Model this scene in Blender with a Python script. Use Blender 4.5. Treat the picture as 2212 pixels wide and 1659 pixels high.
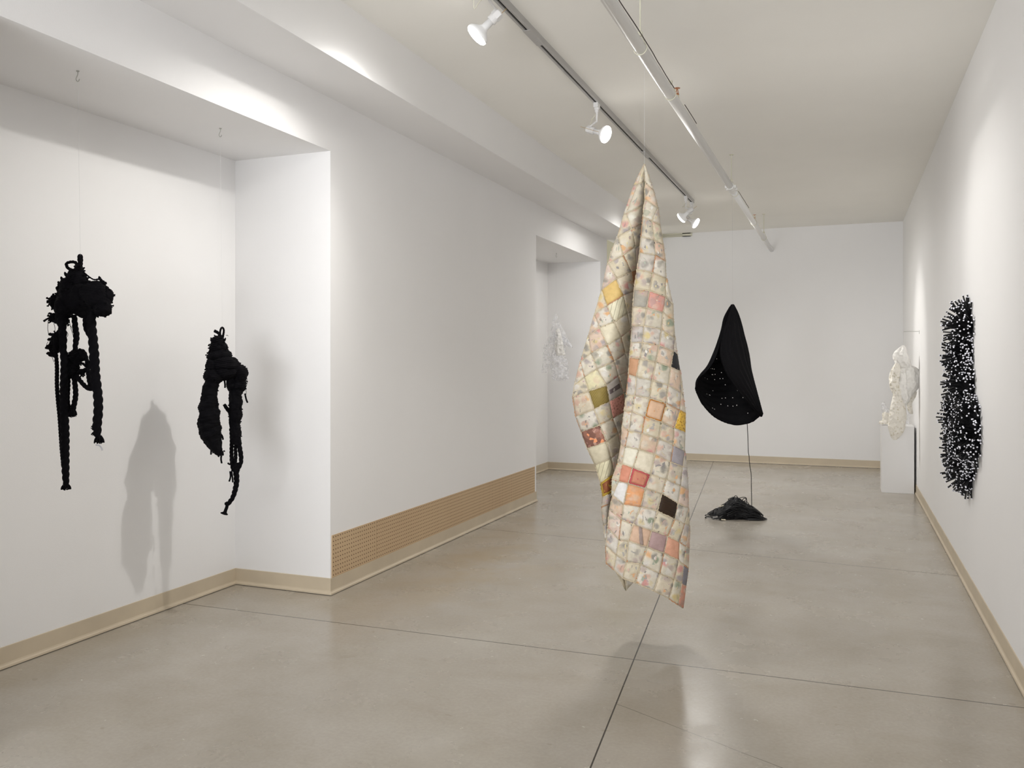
import bpy, math, random
from mathutils import Vector, noise
PI = math.pi
rnd = random.Random(7)
for o in list(bpy.data.objects): bpy.data.objects.remove(o)
SC = bpy.context.scene
COL = SC.collection

# ------------------------------------------------------------------ camera
FPX, YAW, CV, EYE = 1834.0, 0.3728, 780.0, 1.45
cam_data = bpy.data.cameras.new('camera'); cam = bpy.data.objects.new('camera', cam_data)
COL.objects.link(cam); SC.camera = cam
cam.location = (0, 0, EYE); cam.rotation_euler = (PI/2, 0, YAW)
cam_data.sensor_width = 36; cam_data.lens = FPX/2212*36
cam_data.shift_y = -(829.5-CV)/2212
cam_data.clip_start = 0.05; cam_data.clip_end = 60

# ------------------------------------------------------------------ world, light, exposure
W_ = bpy.data.worlds.new('world'); SC.world = W_; W_.use_nodes = True
W_.node_tree.nodes['Background'].inputs[0].default_value = (0.9, 0.93, 1, 1)
W_.node_tree.nodes['Background'].inputs[1].default_value = 0.3
SC.view_settings.view_transform = 'Standard'; SC.view_settings.look = 'None'
SC.view_settings.gamma = 1; SC.view_settings.use_curve_mapping = False
SC.view_settings.exposure = 0.06

def light(kind, name, loc, target, power, color=(1, 1, 1), **kw):
    l = bpy.data.lights.new(name, kind); l.energy = power; l.color = color
    for k, v in kw.items(): setattr(l, k, v)
    o = bpy.data.objects.new(name, l); COL.objects.link(o); o.location = loc
    o.rotation_euler = (Vector(target)-Vector(loc)).to_track_quat('-Z', 'Y').to_euler()
    return o
# unseen fill lamps added behind the camera: one level, one aimed upward
light('AREA', 'added_fill_front', (-1.2, -3.95, 1.95), (-1.2, 12, 1.5), 14, (.95, .975, 1.0), shape='RECTANGLE', size=3.7, size_y=2.4, spread=math.radians(110))
light('AREA', 'added_fill_upward', (-1.2, -3.93, 1.3), (-1.2, 8, 4.6), 112, (.96, .975, 1.0), shape='RECTANGLE', size=3.7, size_y=1.3, spread=math.radians(95))
# unseen fill lamp added at the end of the far bay
light('AREA', 'added_fill_far_bay', (-5.9, 11.7, 1.7), (0, 11.6, 1.9), 30, (1, .98, .94), shape='RECTANGLE', size=1.1, size_y=2.6)

# ------------------------------------------------------------------ helpers
Fv = Vector((-math.sin(YAW), math.cos(YAW), 0)); Rv = Vector((math.cos(YAW), math.sin(YAW), 0)); Uv = Vector((0, 0, 1))
def at(u, v, d):
    """world point at distance d along the viewing axis, read from measured picture coordinates"""
    return Vector((0, 0, EYE)) + (Fv + Rv*((u-1106)/FPX) - Uv*((v-CV)/FPX))*d

class MB:
    """collects faces, becomes one mesh object"""
    def __init__(s): s.v = []; s.f = []; s.m = []; s.c = []; s.uv = []
    def add(s, vs, fs, mi=0):
        b = len(s.v); s.v += [tuple(p) for p in vs]
        for f in fs: s.f.append([i+b for i in f]); s.m.append(mi)
    def box(s, a, b, mi=0):
        x0, y0, z0 = a; x1, y1, z1 = b
        vs = [(x0,y0,z0),(x1,y0,z0),(x1,y1,z0),(x0,y1,z0),(x0,y0,z1),(x1,y0,z1),(x1,y1,z1),(x0,y1,z1)]
        s.add(vs, [(0,3,2,1),(4,5,6,7),(0,1,5,4),(1,2,6,5),(2,3,7,6),(3,0,4,7)], mi)
    def tube(s, pts, r, n=8, mi=0, fn=None, caps=True, capmi=None):
        """tube along pts; r number or list; fn(theta, dist, k) multiplies the radius"""
        pts = [Vector(p) for p in pts]; N = len(pts)
        rr = r if isinstance(r, (list, tuple)) else [r]*N
        t0 = (pts[1]-pts[0]).normalized()
        up = Vector((0, 0, 1)) if abs(t0.z) < .9 else Vector((1, 0, 0))
        nx = t0.cross(up).normalized(); vs = []; dist = 0
        for i in range(N):
            t = (pts[min(i+1, N-1)]-pts[max(i-1, 0)])
            t = t.normalized() if t.length > 1e-9 else t0
            nx = (nx - t*nx.dot(t)); nx = nx.normalized() if nx.length > 1e-6 else t.orthogonal().normalized()
            ny = t.cross(nx)
            if i: dist += (pts[i]-pts[i-1]).length
            for k in range(n):
                a = 2*PI*k/n; q = rr[i]*(fn(a, dist, i) if fn else 1)
                vs.append(pts[i]+nx*(math.cos(a)*q)+ny*(math.sin(a)*q))
        fs = [(i*n+k, i*n+(k+1) % n, (i+1)*n+(k+1) % n, (i+1)*n+k) for i in range(N-1) for k in range(n)]
        b = len(s.v); s.add(vs, fs, mi)
        if caps:
            s.f.append([b+k for k in range(n)][::-1]); s.m.append(mi)
            s.f.append([b+(N-1)*n+k for k in range(n)]); s.m.append(mi if capmi is None else capmi)
    def cyl(s, p, q, r, r2=None, n=16, mi=0): s.tube([p, q], [r, r if r2 is None else r2], n, mi)
    def lathe(s, o, ax, prof, n=24, mi=0):
        """prof: list of (distance along ax, radius)"""
        ax = Vector(ax).normalized(); a = ax.orthogonal().normalized(); b_ = ax.cross(a); vs = []
        for (h, r) in prof:
            for k in range(n):
                t = 2*PI*k/n; vs.append(Vector(o)+ax*h+a*(r*math.cos(t))+b_*(r*math.sin(t)))
        N = len(prof)
        s.add(vs, [(i*n+k, i*n+(k+1) % n, (i+1)*n+(k+1) % n, (i+1)*n+k) for i in range(N-1) for k in range(n)], mi)
        b = len(s.v)-N*n
        s.f.append([b+k for k in range(n)][::-1]); s.m.append(mi); s.f.append([b+(N-1)*n+k for k in range(n)]); s.m.append(mi)
    def build(s, name, mats, parent=None, smooth=False, label=None, kind=None):
        me = bpy.data.meshes.new(name); me.from_pydata(s.v, [], s.f)
        for m in (mats if isinstance(mats, (list, tuple)) else [mats]): me.materials.append(m)
        me.polygons.foreach_set('material_index', s.m)
        if smooth: me.polygons.foreach_set('use_smooth', [True]*len(s.f))
        me.update()
        o = bpy.data.objects.new(name, me); COL.objects.link(o)
        if parent:
            o.parent = parent; o.matrix_parent_inverse = parent_inv(parent)
        if label: o['label'] = label
        if kind: o['kind'] = kind
        return o
def parent_inv(p):
    from mathutils import Matrix
    m = Matrix.Translation(-Vector(p.location))
    return m if p.parent is None and p.type == 'EMPTY' else Matrix.Identity(4)
def thing(name, label, cat, loc, group=None):
    o = bpy.data.objects.new(name, None); COL.objects.link(o); o.location = loc
    o.empty_display_size = 0.05; o['label'] = label; o['category'] = cat
    if group: o['group'] = group
    return o
def tag(o, label, cat, group=None):
    o['label'] = label; o['category'] = cat
    if group: o['group'] = group
    return o
def smoothpath(pts, sub=6):
    """Catmull-Rom through tuples of any length"""
    out = []; n = len(pts)
    for i in range(n-1):
        p0 = pts[max(i-1, 0)]; p1 = pts[i]; p2 = pts[i+1]; p3 = pts[min(i+2, n-1)]
        for k in range(sub):
            t = k/sub; out.append(tuple(0.5*((2*b)+(-a+c)*t+(2*a-5*b+4*c-d)*t*t+(-a+3*b-3*c+d)*t**3) for a, b, c, d in zip(p0, p1, p2, p3)))
    out.append(tuple(pts[-1])); return out

# ------------------------------------------------------------------ materials
def mat(name, col, rough=.5, metal=0, spec=.5, emis=None, es=0, bump=0, bscale=50, var=0, vscale=3, alpha=1, sheen=0):
    m = bpy.data.materials.new(name); m.use_nodes = True; nt = m.node_tree; b = nt.nodes['Principled BSDF']
    b.inputs['Base Color'].default_value = (*col, 1); b.inputs['Roughness'].default_value = rough
    b.inputs['Metallic'].default_value = metal; b.inputs['Specular IOR Level'].default_value = spec
    b.inputs['Alpha'].default_value = alpha
    if sheen: b.inputs['Sheen Weight'].default_value = sheen
    if emis: b.inputs['Emission Color'].default_value = (*emis, 1); b.inputs['Emission Strength'].default_value = es
    tc = nt.nodes.new('ShaderNodeTexCoord')
    if var:
        n = nt.nodes.new('ShaderNodeTexNoise'); n.inputs['Scale'].default_value = vscale; n.inputs['Detail'].default_value = 4
        nt.links.new(tc.outputs['Object'], n.inputs['Vector'])
        r = nt.nodes.new('ShaderNodeValToRGB'); nt.links.new(n.outputs[0], r.inputs[0])
        r.color_ramp.elements[0].position = .3; r.color_ramp.elements[1].position = .7
        r.color_ramp.elements[0].color = (*[c*(1-var) for c in col], 1); r.color_ramp.elements[1].color = (*[min(1, c*(1+var*.6)) for c in col], 1)
        nt.links.new(r.outputs[0], b.inputs['Base Color'])
    if bump:
        n = nt.nodes.new('ShaderNodeTexNoise'); n.inputs['Scale'].default_value = bscale; n.inputs['Detail'].default_value = 3
        nt.links.new(tc.outputs['Object'], n.inputs['Vector'])
        p = nt.nodes.new('ShaderNodeBump'); p.inputs['Strength'].default_value = bump; p.inputs['Distance'].default_value = .004
        nt.links.new(n.outputs[0], p.inputs['Height']); nt.links.new(p.outputs[0], b.inputs['Normal'])
    return m
M_wall = mat('white_wall_paint', (.87, .862, .858), .62, spec=.3, bump=.08, bscale=220, var=.012, vscale=1.5)
M_ceil = mat('ceiling_paint', (.91, .892, .845), .8, spec=.2, bump=.1, bscale=120, var=.02, vscale=1.2)
M_cream = mat('cream_wall_paint', (.84, .82, .66), .7)
M_base = mat('tan_vinyl_baseboard', (.60, .51, .38), .42, spec=.4, var=.06, vscale=5)
M_metal_w = mat('white_enamel', (.72, .71, .70), .35)
M_track = mat('grey_track_aluminium', (.48, .47, .46), .4, metal=.3)
M_slot = mat('black_slot', (.012, .009, .008), .7)
M_pipe = mat('white_pipe_paint', (.86, .855, .84), .32, spec=.5)
M_rod = mat('ivory_painted_rod', (.66, .64, .52), .5)
M_copper = mat('sprinkler_bronze', (.50, .22, .10), .35, metal=.8)
M_brass = mat('brass_wire', (.55, .38, .16), .35, metal=.7)
M_wire = mat('dark_wire', (.06, .045, .04), .6)
M_nylon = mat('nylon_line', (.62, .62, .62), .3)
M_bulb = mat('lamp_glow', (1, 1, 1), .4, emis=(1, .97, .9), es=9)
M_bulbglass = mat('lamp_reflector', (.82, .82, .82), .25, emis=(1, .95, .9), es=.06)
M_black = mat('black_fibre', (.0026, .0024, .0036), .9, spec=.12, bump=.6, bscale=350)
M_croc = mat('black_crochet_yarn', (.0042, .004, .0055), .85, spec=.2)
M_cord = mat('black_rubber_cord', (.006, .006, .007), .45, spec=.4)
M_ped = mat('white_plinth_paint', (.80, .79, .78), .5)
M_plate = mat('white_plastic', (.82, .81, .79), .35)
M_hook = mat('zinc_hook', (.42, .42, .38), .4, metal=.6)
M_tip = mat('white_cord_tip', (.86, .86, .93), .5)

def floor_material():
    m = bpy.data.materials.new('polished_concrete'); m.use_nodes = True; nt = m.node_tree; L = nt.links; N = nt.nodes
    b = N['Principled BSDF']; g = N.new('ShaderNodeNewGeometry'); sx = N.new('ShaderNodeSeparateXYZ'); L.new(g.outputs['Position'], sx.inputs[0])
    def mth(op, a, b_=None, c=None):
        n = N.new('ShaderNodeMath'); n.operation = op
        for i, q in enumerate((a, b_, c)):
            if q is None: continue
            if isinstance(q, (int, float)): n.inputs[i].default_value = q
            else: L.new(q, n.inputs[i])
        return n.outputs[0]
    def noise(scale, det, rough=.5, stretch=None, dist=0):
        n = N.new('ShaderNodeTexNoise'); n.inputs['Scale'].default_value = scale; n.inputs['Detail'].default_value = det
        n.inputs['Roughness'].default_value = rough; n.inputs['Distortion'].default_value = dist
        mp = N.new('ShaderNodeMapping'); L.new(g.outputs['Position'], mp.inputs['Vector'])
        if stretch: mp.inputs['Scale'].default_value = stretch
        L.new(mp.outputs[0], n.inputs['Vector']); return n.outputs[0]
    def ramp(f, stops):
        r = N.new('ShaderNodeValToRGB'); L.new(f, r.inputs[0]); e = r.color_ramp.elements
        e[0].position, e[0].color = stops[0][0], (*stops[0][1], 1); e[1].position, e[1].color = stops[-1][0], (*stops[-1][1], 1)
        for p, c in stops[1:-1]:
            q = e.new(p); q.color = (*c, 1)
        return r.outputs[0]
    def mix(f, a, b_, mode='MIX'):
        n = N.new('ShaderNodeMixRGB'); n.blend_type = mode
        for i, q in enumerate((f, a, b_)):
            if isinstance(q, (int, float)): n.inputs[i].default_value = q
            elif isinstance(q, tuple): n.inputs[i].default_value = (*q, 1)
            else: L.new(q, n.inputs[i])
        return n.outputs[0]
    base = ramp(noise(.9, 6, .55), [(.32, (.375, .335, .275)), (.5, (.42, .38, .325)), (.68, (.465, .43, .375))])
    blot = ramp(noise(1.9, 5, .6, (1, 1.25, 1), .4), [(.40, (1, 1, 1)), (.60, (.94, .93, .905)), (.75, (.87, .855, .82))])
    c = mix(1, base, blot, 'MULTIPLY')
    fine = ramp(noise(60, 3, .6), [(.35, (.955, .955, .955)), (.65, (1.03, 1.03, 1.03))]); c = mix(1, c, fine, 'MULTIPLY')
    stain = ramp(noise(5.5, 2, .5), [(.70, (1, 1, 1)), (.76, (.80, .78, .74))]); c = mix(.3, c, stain, 'MULTIPLY')
    spots = ramp(noise(13, 2, .4, (1, 1.6, 1)), [(.745, (1, 1, 1)), (.775, (.68, .66, .62))]); c = mix(.4, c, spots, 'MULTIPLY')
    X, Y = sx.outputs[0], sx.outputs[1]
    # yellow-brown stain band on the slab below the perforated panel
    yb = mth('MULTIPLY', mth('SUBTRACT', 1, mth('MINIMUM', mth('ABSOLUTE', mth('MULTIPLY', mth('SUBTRACT', X, -2.35), 1.35)), 1)),
             mth('SUBTRACT', 1, mth('MINIMUM', mth('ABSOLUTE', mth('MULTIPLY', mth('SUBTRACT', Y, 5.6), .5)), 1)))
    yb = mth('MULTIPLY', yb, ramp(noise(2.2, 4, .6), [(.38, (0, 0, 0)), (.62, (1, 1, 1))]))
    c = mix(mth('MULTIPLY', yb, .62), c, (.37, .285, .165))
    wob = mth('MULTIPLY', mth('SUBTRACT', noise(6, 3), .5), .012)
    def line(nx, ny, off, w, lo=None, hi=None, ax=None):
        d = mth('ABSOLUTE', mth('ADD', mth('SUBTRACT', mth('ADD', mth('MULTIPLY', X, nx), mth('MULTIPLY', Y, ny)), off), wob if w < .0028 else 0.0))
        f = mth('SUBTRACT', 1, mth('MINIMUM', mth('DIVIDE', d, w), 1))
        f = mth('MINIMUM', mth('MULTIPLY', f, 2.5), 1)
        if lo is not None:
            f = mth('MULTIPLY', f, mth('MULTIPLY', mth('GREATER_THAN', ax, lo), mth('LESS_THAN', ax, hi)))
        return f
    # the saw-cut joints of the slab: (x0,y0)-(x1,y1)
    def seg(x0, y0, x1, y1, w, dark, lo=None, hi=None):
        nonlocal c
        dx, dy = x1-x0, y1-y0; l = math.hypot(dx, dy); nx, ny = -dy/l, dx/l
        f = line(nx, ny, nx*x0+ny*y0, w, lo, hi, X)
        c = mix(mth('MULTIPLY', f, dark), c, (.035, .028, .022))
    seg(-.842, 2.919, -1.756, 12.472, .0040, 1.0)
    seg(-3.396, 4.017, .701, 4.086, .0044, .9)
    seg(-2.925, 6.75, .688, 6.436, .0052, .8)
    seg(-1.6, 9.25, .70, 8.95, .005, .22)
    seg(-.72, 3.42, .02, 3.06, .0024, .6, -.9, .05)
    L.new(c, b.inputs['Base Color'])
    rg = N.new('ShaderNodeMapRange'); L.new(noise(3, 5, .6), rg.inputs[0]); rg.inputs[3].default_value = .15; rg.inputs[4].default_value = .36
    L.new(rg.outputs[0], b.inputs['Roughness']); b.inputs['Specular IOR Level'].default_value = .5
    bp = N.new('ShaderNodeBump'); bp.inputs['Strength'].default_value = .06; bp.inputs['Distance'].default_value = .004
    L.new(noise(5, 2, .5), bp.inputs['Height']); L.new(bp.outputs[0], b.inputs['Normal'])
    return m
M_floor = floor_material()

def peg_material():
    m = bpy.data.materials.new('tan_pegboard'); m.use_nodes = True; nt = m.node_tree; L = nt.links; N = nt.nodes; b = N['Principled BSDF']
    tc = N.new('ShaderNodeTexCoord'); n = N.new('ShaderNodeTexNoise'); n.inputs['Scale'].default_value = 2.5
    L.new(tc.outputs['Object'], n.inputs['Vector']); r = N.new('ShaderNodeValToRGB'); L.new(n.outputs[0], r.inputs[0])
    r.color_ramp.elements[0].color = (.54, .37, .22, 1); r.color_ramp.elements[1].color = (.62, .46, .28, 1)
    L.new(r.outputs[0], b.inputs['Base Color']); b.inputs['Roughness'].default_value = .5
    return m
M_peg = peg_material(); M_hole = mat('panel_hole', (.075, .032, .012), .9)

# ------------------------------------------------------------------ room shell
XR, XB, XW, YB, ZC, ZS = .735, -2.965, -3.69, 12.48, 3.32, 2.753
def struct(name, fn, m):
    b = MB(); fn(b); return b.build(name, m, kind='structure')
struct('floor', lambda b: b.box((-6.2, -4.2, -.12), (.95, 12.7, 0)), M_floor)
struct('ceiling', lambda b: b.box((-6.2, -4.2, ZC), (.95, 12.7, ZC+.12)), M_ceil)
struct('wall_right', lambda b: b.box((XR, -4.2, 0), (XR+.2, 12.7, ZC)), M_wall)
struct('wall_back', lambda b: b.box((-3.06, YB, 0), (XR, 12.7, ZC)), M_wall)
def wl(b):
    b.box((-3.95, -4.2, 0), (XW, 11.08, ZS)); b.box((XW, 4.49, 0), (XB, 8.265, ZS)); b.box((XW, 10.745, 0), (XB, 11.08, ZS))
    b.box((XW, -4.2, 0), (XB, 2.2, ZS)); b.box((-3.95, -4.2, ZS), (XB, 11.08, ZC))  # unseen near block, its end placed to shade the recess
struct('wall_left', wl, M_wall)
struct('wall_alcove', lambda b: (b.box((-6.2, 12.3, 0), (-3.06, 12.7, ZC)), b.box((-6.2, 11.08, 0), (-6.0, 12.3, ZC))), M_cream)
def beam(b):
    x1 = -2.43; pr = [(XB, 3.08), (x1, 3.0), (x1, ZC), (XB, ZC)]
    vs = [(x, -4.2, z) for x, z in pr]+[(x, 11.7, z) for x, z in pr]
    b.add(vs, [(0, 1, 2, 3), (7, 6, 5, 4), (0, 4, 5, 1), (1, 5, 6, 2), (2, 6, 7, 3), (3, 7, 4, 0)])
struct('trim_1', beam, M_wall)
def rear(b):   # wall behind the camera, with an opening added for the fill lamps
    b.box((-3.95, -4.2, 0), (-3.1, -4.0, ZC)); b.box((.7, -4.2, 0), (XR, -4.0, ZC)); b.box((-3.1, -4.2, 0), (.7, -4.0, .6)); b.box((-3.1, -4.2, 3.1), (.7, -4.0, ZC))
struct('wall_front', rear, M_wall)

def baseboard(name, path, flip=1, h=.104):
    """path of (x,y), cove profile on the room side"""
    prof = [(0, h), (.0045, h), (.0055, h-.002), (.0055, .026), (.008, .019), (.0145, .013), (.016, .004), (0, .004)]
    n = len(path); offs = []
    for i in range(n):
        def nrm(a, b_):
            d = Vector((b_[0]-a[0], b_[1]-a[1])).normalized(); return Vector((-d.y, d.x))*flip
        if i == 0: q = nrm(path[0], path[1])
        elif i == n-1: q = nrm(path[-2], path[-1])
        else:
            a = nrm(path[i-1], path[i]); c = nrm(path[i], path[i+1]); q = (a+c)/(1+a.dot(c))
        offs.append(q)
    vs = [(path[i][0]+offs[i].x*d, path[i][1]+offs[i].y*d, z) for i in range(n) for d, z in prof]; k = len(prof)
    fs = [(i*k+j, i*k+(j+1) % k, (i+1)*k+(j+1) % k, (i+1)*k+j) for i in range(n-1) for j in range(k)]
    b = MB(); b.add(vs, fs+[tuple(range(k)), tuple(range((n-1)*k, n*k))[::-1]]); o = b.build(name, M_base, kind='structure'); return o
baseboard('baseboard_left', [(XB, -4), (XB, 2.2), (XW, 2.2), (XW, 4.49), (XB, 4.49), (XB, 8.265), (XW, 8.265), (XW, 10.745), (XB, 10.745), (XB, 11.08)], -1)
baseboard('baseboard_right', [(XR, -4), (XR, YB)], 1)
baseboard('baseboard_back', [(-3.06, YB), (XR, YB)], -1)

# ------------------------------------------------------------------ perforated panel along the bump wall
def pegboard():
    y0, y1, z0, z1 = 4.502, 8.212, .1045, .367
    t = thing('perforated_panel', 'long low tan perforated board panel set above the baseboard of the left wall', 'vent panel', (XB, (y0+y1)/2, z0))
    ys = [y0, 5.038, 7.66, y1]
    pitch = .0262
    for i in range(3):
        a, c = ys[i]+.0008, ys[i+1]-.0008
        b = MB(); b.box((XB+.0004, a, z0), (XB+.006, c, z1)); o = b.build('board', M_peg, t)
        hb = MB(); m0 = .5*((c-a) % pitch)+.006 if i else .006
        y = a+(m0 if i else .004); hole_n = 8
        if i == 0: y = a+.012
        while y < c-.008:
            for r in range(10):
                z = z0+.0145+r*pitch
                vs = [(XB+.0064, y+  .0043*math.cos(2*PI*k/hole_n), z+.0043*math.sin(2*PI*k/hole_n)) for k in range(hole_n)]
                hb.add(vs, [tuple(range(hole_n))])
            y += pitch
        hb.build('holes', M_hole, o, label='rows of small round dark holes', kind='stuff')
pegboard()

# ------------------------------------------------------------------ lighting track, lamps
XT = -1.64
def track():
    t = thing('lighting_track', 'long grey ceiling lighting track with a dark slot, carrying the spotlights', 'track', (XT, 5, 3.28))
    b = MB(); b.box((XT-.022, -4, 3.285), (XT-.007, 9.93, ZC)); b.box((XT+.007, -4, 3.285), (XT+.022, 9.93, ZC)); b.box((XT-.007, -4, 3.305), (XT+.007, 9.93, ZC))
    b.box((XT-.022, 9.93, 3.285), (XT+.022, 9.95, ZC)); b.build('rail', M_track, t)
    b = MB(); b.box((XT-.0065, -4, 3.293), (XT+.0065, 9.93, 3.304)); b.build('slot', M_slot, t, label='black slot')
    for y in (4.53, 7.45):
        b = MB(); b.box((XT-.0225, y-.12, 3.281), (XT+.0225, y+.12, 3.2845)); b.cyl((XT, y-.07, 3.281), (XT, y-.07, 3.279), .004, n=8); b.cyl((XT, y+.05, 3.281), (XT, y+.05, 3.279), .004, n=8)
        b.build('coupler', M_track, t)
track()
def spotlight(y, face, target, label, lean=0):
    face = Vector(face); ax = (Vector(target)-face).normalized()
    t = thing('track_spotlight', label, 'spotlight', (XT, y, 3.285), 'spotlights on the ceiling track')
    b = MB(); b.box((XT-.016, y-.03, 3.252), (XT+.016, y+.03, 3.285)); b.lathe((XT, y, 3.252), (0, 0, -1), [(0, .019), (.012, .019), (.016, .014), (.03, .013), (.034, .010)], 16)
    b.build('adapter', M_metal_w, t)
    back = face-ax*.165; piv = Vector((XT, y, back.z+.035))
    b = MB(); b.tube([(XT, y, 3.225), piv], [.0085, .006], 10); b.tube([piv, back-ax*.005+Vector((0, 0, .012))], .007, 8); b.build('arm', M_metal_w, t)
    b = MB(); b.lathe(back-ax*.02, ax, [(0, .021), (.004, .025), (.062, .0265), (.066, .024)], 20)
    side = ax.cross(Uv).normalized(); b.lathe(back-ax*.012+side*.0, ax, [(0, .03), (.03, .03)], 6)
    b.build('socket', M_metal_w, t)
    b = MB(); b.tube([back-ax*.06+side*.028, back+ax*.115+side*.028], .0014, 6); b.build('retainer_wire', M_brass, t, label='thin brass wire')
    b = MB(); pts = smoothpath([(XT, y, 3.215), (XT-.012, y-.02, 3.19), (XT-.03, y-.035, 3.16), (XT-.02, y-.02, piv.z+.02), tuple(back+Vector((0, 0, .02)))], 6); b.tube(pts, .002, 6); b.build('lead_wire', M_rod, t)
    b = MB(); b.lathe(back+ax*.046, ax, [(0, .019), (.045, .0205), (.058, .032), (.074, .053), (.084, .0605), (.0935, .061)], 28); b.build('bulb', M_bulbglass, t, smooth=True)
    b = MB(); b.lathe(back+ax*.1405, ax, [(0, .0612), (.005, .0612), (.012, .059), (.020, .049), (.025, .031), (.027, .009)], 28); b.build('lens', M_bulb, t, smooth=True, label='glowing white lens')
    return t
LAMPS = [(3.80, (-1.766, 3.98, 3.105), (-3.69, 3.5, 1.25), 'white track spotlight nearest the camera, aimed down left at the alcove'),
         (5.85, (-1.565, 5.884, 3.06), (.735, 5.42, 2.1), 'white track spotlight halfway along the track, aimed right at the bristly wall piece'),
         (9.51, (-1.69, 9.42, 3.02), (-3.45, 9.75, 1.75), 'white track spotlight second from the far track end, aimed left'),
         (9.90, (-1.575, 9.90, 3.03), (.735, 9.85, 1.55), 'white track spotlight hanging at the very far end of the track, aimed right')]
for y, f, tg, lab in LAMPS: spotlight(y, f, tg, lab)
POW = [70, 50, 16, 100]; SPILL = [34, 112, 56, 112]; SIZE = [86, 50, 96, 44]; BLEND = [1, .9, .9, .85]
for (y, f, tg, lab), pw, sz, sl_, bl_ in zip(LAMPS, POW, SIZE, SPILL, BLEND):
    ax = (Vector(tg)-Vector(f)).normalized()
    light('SPOT', 'spot_beam', Vector(f)+ax*.012, tg, pw, (1, .975, .93), spot_size=math.radians(sz), spot_blend=bl_, shadow_soft_size=.022)
    light('SPOT', 'spot_spill', Vector(f)+ax*.03-Uv*.03, Vector(f)+ax*.7-Uv*.8, sl_, (1, .985, .96), spot_size=math.radians(158), spot_blend=.9, shadow_soft_size=.16)

# ------------------------------------------------------------------ sprinkler pipe
XP, ZP, RP = -.95, 3.015, .03
def pipe():
    t = thing('sprinkler_pipe', 'long white painted sprinkler pipe hung below the ceiling on rods', 'pipe', (XP, 5, ZP))
    b = MB(); b.tube([(XP, -4, ZP), (XP, 7.9, ZP)], RP, 24); b.tube([(XP, 7.9, ZP), (XP, YB, ZP)], RP-.0015, 24); b.build('pipe_run', M_pipe, t, smooth=True)
    b = MB(); b.tube([(XP, 7.76, ZP), (XP, 7.98, ZP)], RP+.005, 24)
    for y in (7.82, 7.92):
        for s in (-1, 1): b.box((XP+s*.036-.012, y-.02, ZP-.012), (XP+s*.036+.012, y+.02, ZP+.012))
    b.build('coupling', M_pipe, t)
    for y in (.6, 4.19, 7.886, 11.22):
        b = MB(); b.tube([(XP, y, ZC), (XP, y, ZP+.075)], .0045, 8); b.lathe((XP, y, ZC), (0, 0, -1), [(0, .02), (.004, .02)], 12); b.build('hanger_rod', M_rod, t)
    for y in (4.19, 4.98, 7.886, 8.12, 9.94, 11.22):
        b = MB(); pts = [(XP+.033*math.cos(a), y, ZP+.033*math.sin(a)) for a in [PI*.75+2*PI*k/24*.77 for k in range(24)]]
        pts = [(XP-.006, y, ZP+.07)]+pts+[(XP+.006, y, ZP+.07)]
        b.tube(pts, .0028, 6); b.box((XP-.012, y-.008, ZP+.06), (XP+.012, y+.008, ZP+.08)); b.build('hanger_ring', M_rod, t)
    for y in (5.20, 10.02):
        b = MB(); b.tube([(XP+.0, y, ZP+RP-.004), (XP, y, ZP+RP+.03)], [.016, .011], 12); b.build('sprinkler_fitting', M_rod, t)
        o = b = MB(); z = ZP+RP+.03
        b.lathe((XP, y, z), (0, 0, 1), [(0, .0125), (.006, .0125), (.009, .007), (.012, .006)], 12)
        b.tube([(XP-.008, y, z+.008), (XP-.005, y, z+.03), (XP, y, z+.038)], .0022, 6); b.tube([(XP+.008, y, z+.008), (XP+.005, y, z+.03), (XP, y, z+.038)], .0022, 6); b.tube([(XP, y, z+.008), (XP, y, z+.04)], .0018, 6)
        b.lathe((XP, y, z+.04), (0, 0, 1), [(0, .004), (.0015, .0185), (.003, .0185)], 16)
        b.build('sprinkler_head', M_copper, t, label='bronze sprinkler head')
pipe()
def pipe_wire():
    r = random.Random(3)
    def run(y0, y1, z=ZP+RP+.004):
        pts = []; n = int((y1-y0)/.12)
        for i in range(n+1):
            y = y0+(y1-y0)*i/n
            e = min(1, i/2, (n-i)/2)
            a_ = .74+.22*math.sin(y*4.1)*e+r.uniform(-.05, .05); q_ = RP+.0075+r.uniform(0, .0025); pts.append((XP+q_*math.cos(a_), y, ZP+q_*math.sin(a_)))
        return smoothpath(pts, 3)
    for a, c, lab in ((2.2, 4.95, 'long dark wire lying on the near stretch of the white sprinkler pipe'), (5.3, 5.75, 'short dark wire on the pipe just beyond the nearer sprinkler head'), (8.18, 9.1, 'short dark wire on the pipe beyond its coupling')):
        b = MB(); b.tube(run(a, c), .0028, 6); tag(b.build('pipe_wire', M_wire), lab, 'wire', 'dark wires on the sprinkler pipe')
pipe_wire()
# small stub of old rail at the top of the back wall
b = MB(); b.box((-2.50, YB-.03, ZC-.05), (-2.08, YB, ZC-.044)); b.box((-2.50, YB-.03, ZC-.014), (-2.08, YB, ZC)); b.box((-2.50, YB-.008, ZC-.044), (-2.20, YB, ZC-.014)); b.box((-2.20, YB-.03, ZC-.05), (-2.06, YB, ZC-.002))
tag(b.build('wall_rail', M_rod), 'short ivory rail fixed at the top of the back wall under the ceiling', 'rail')

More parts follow.
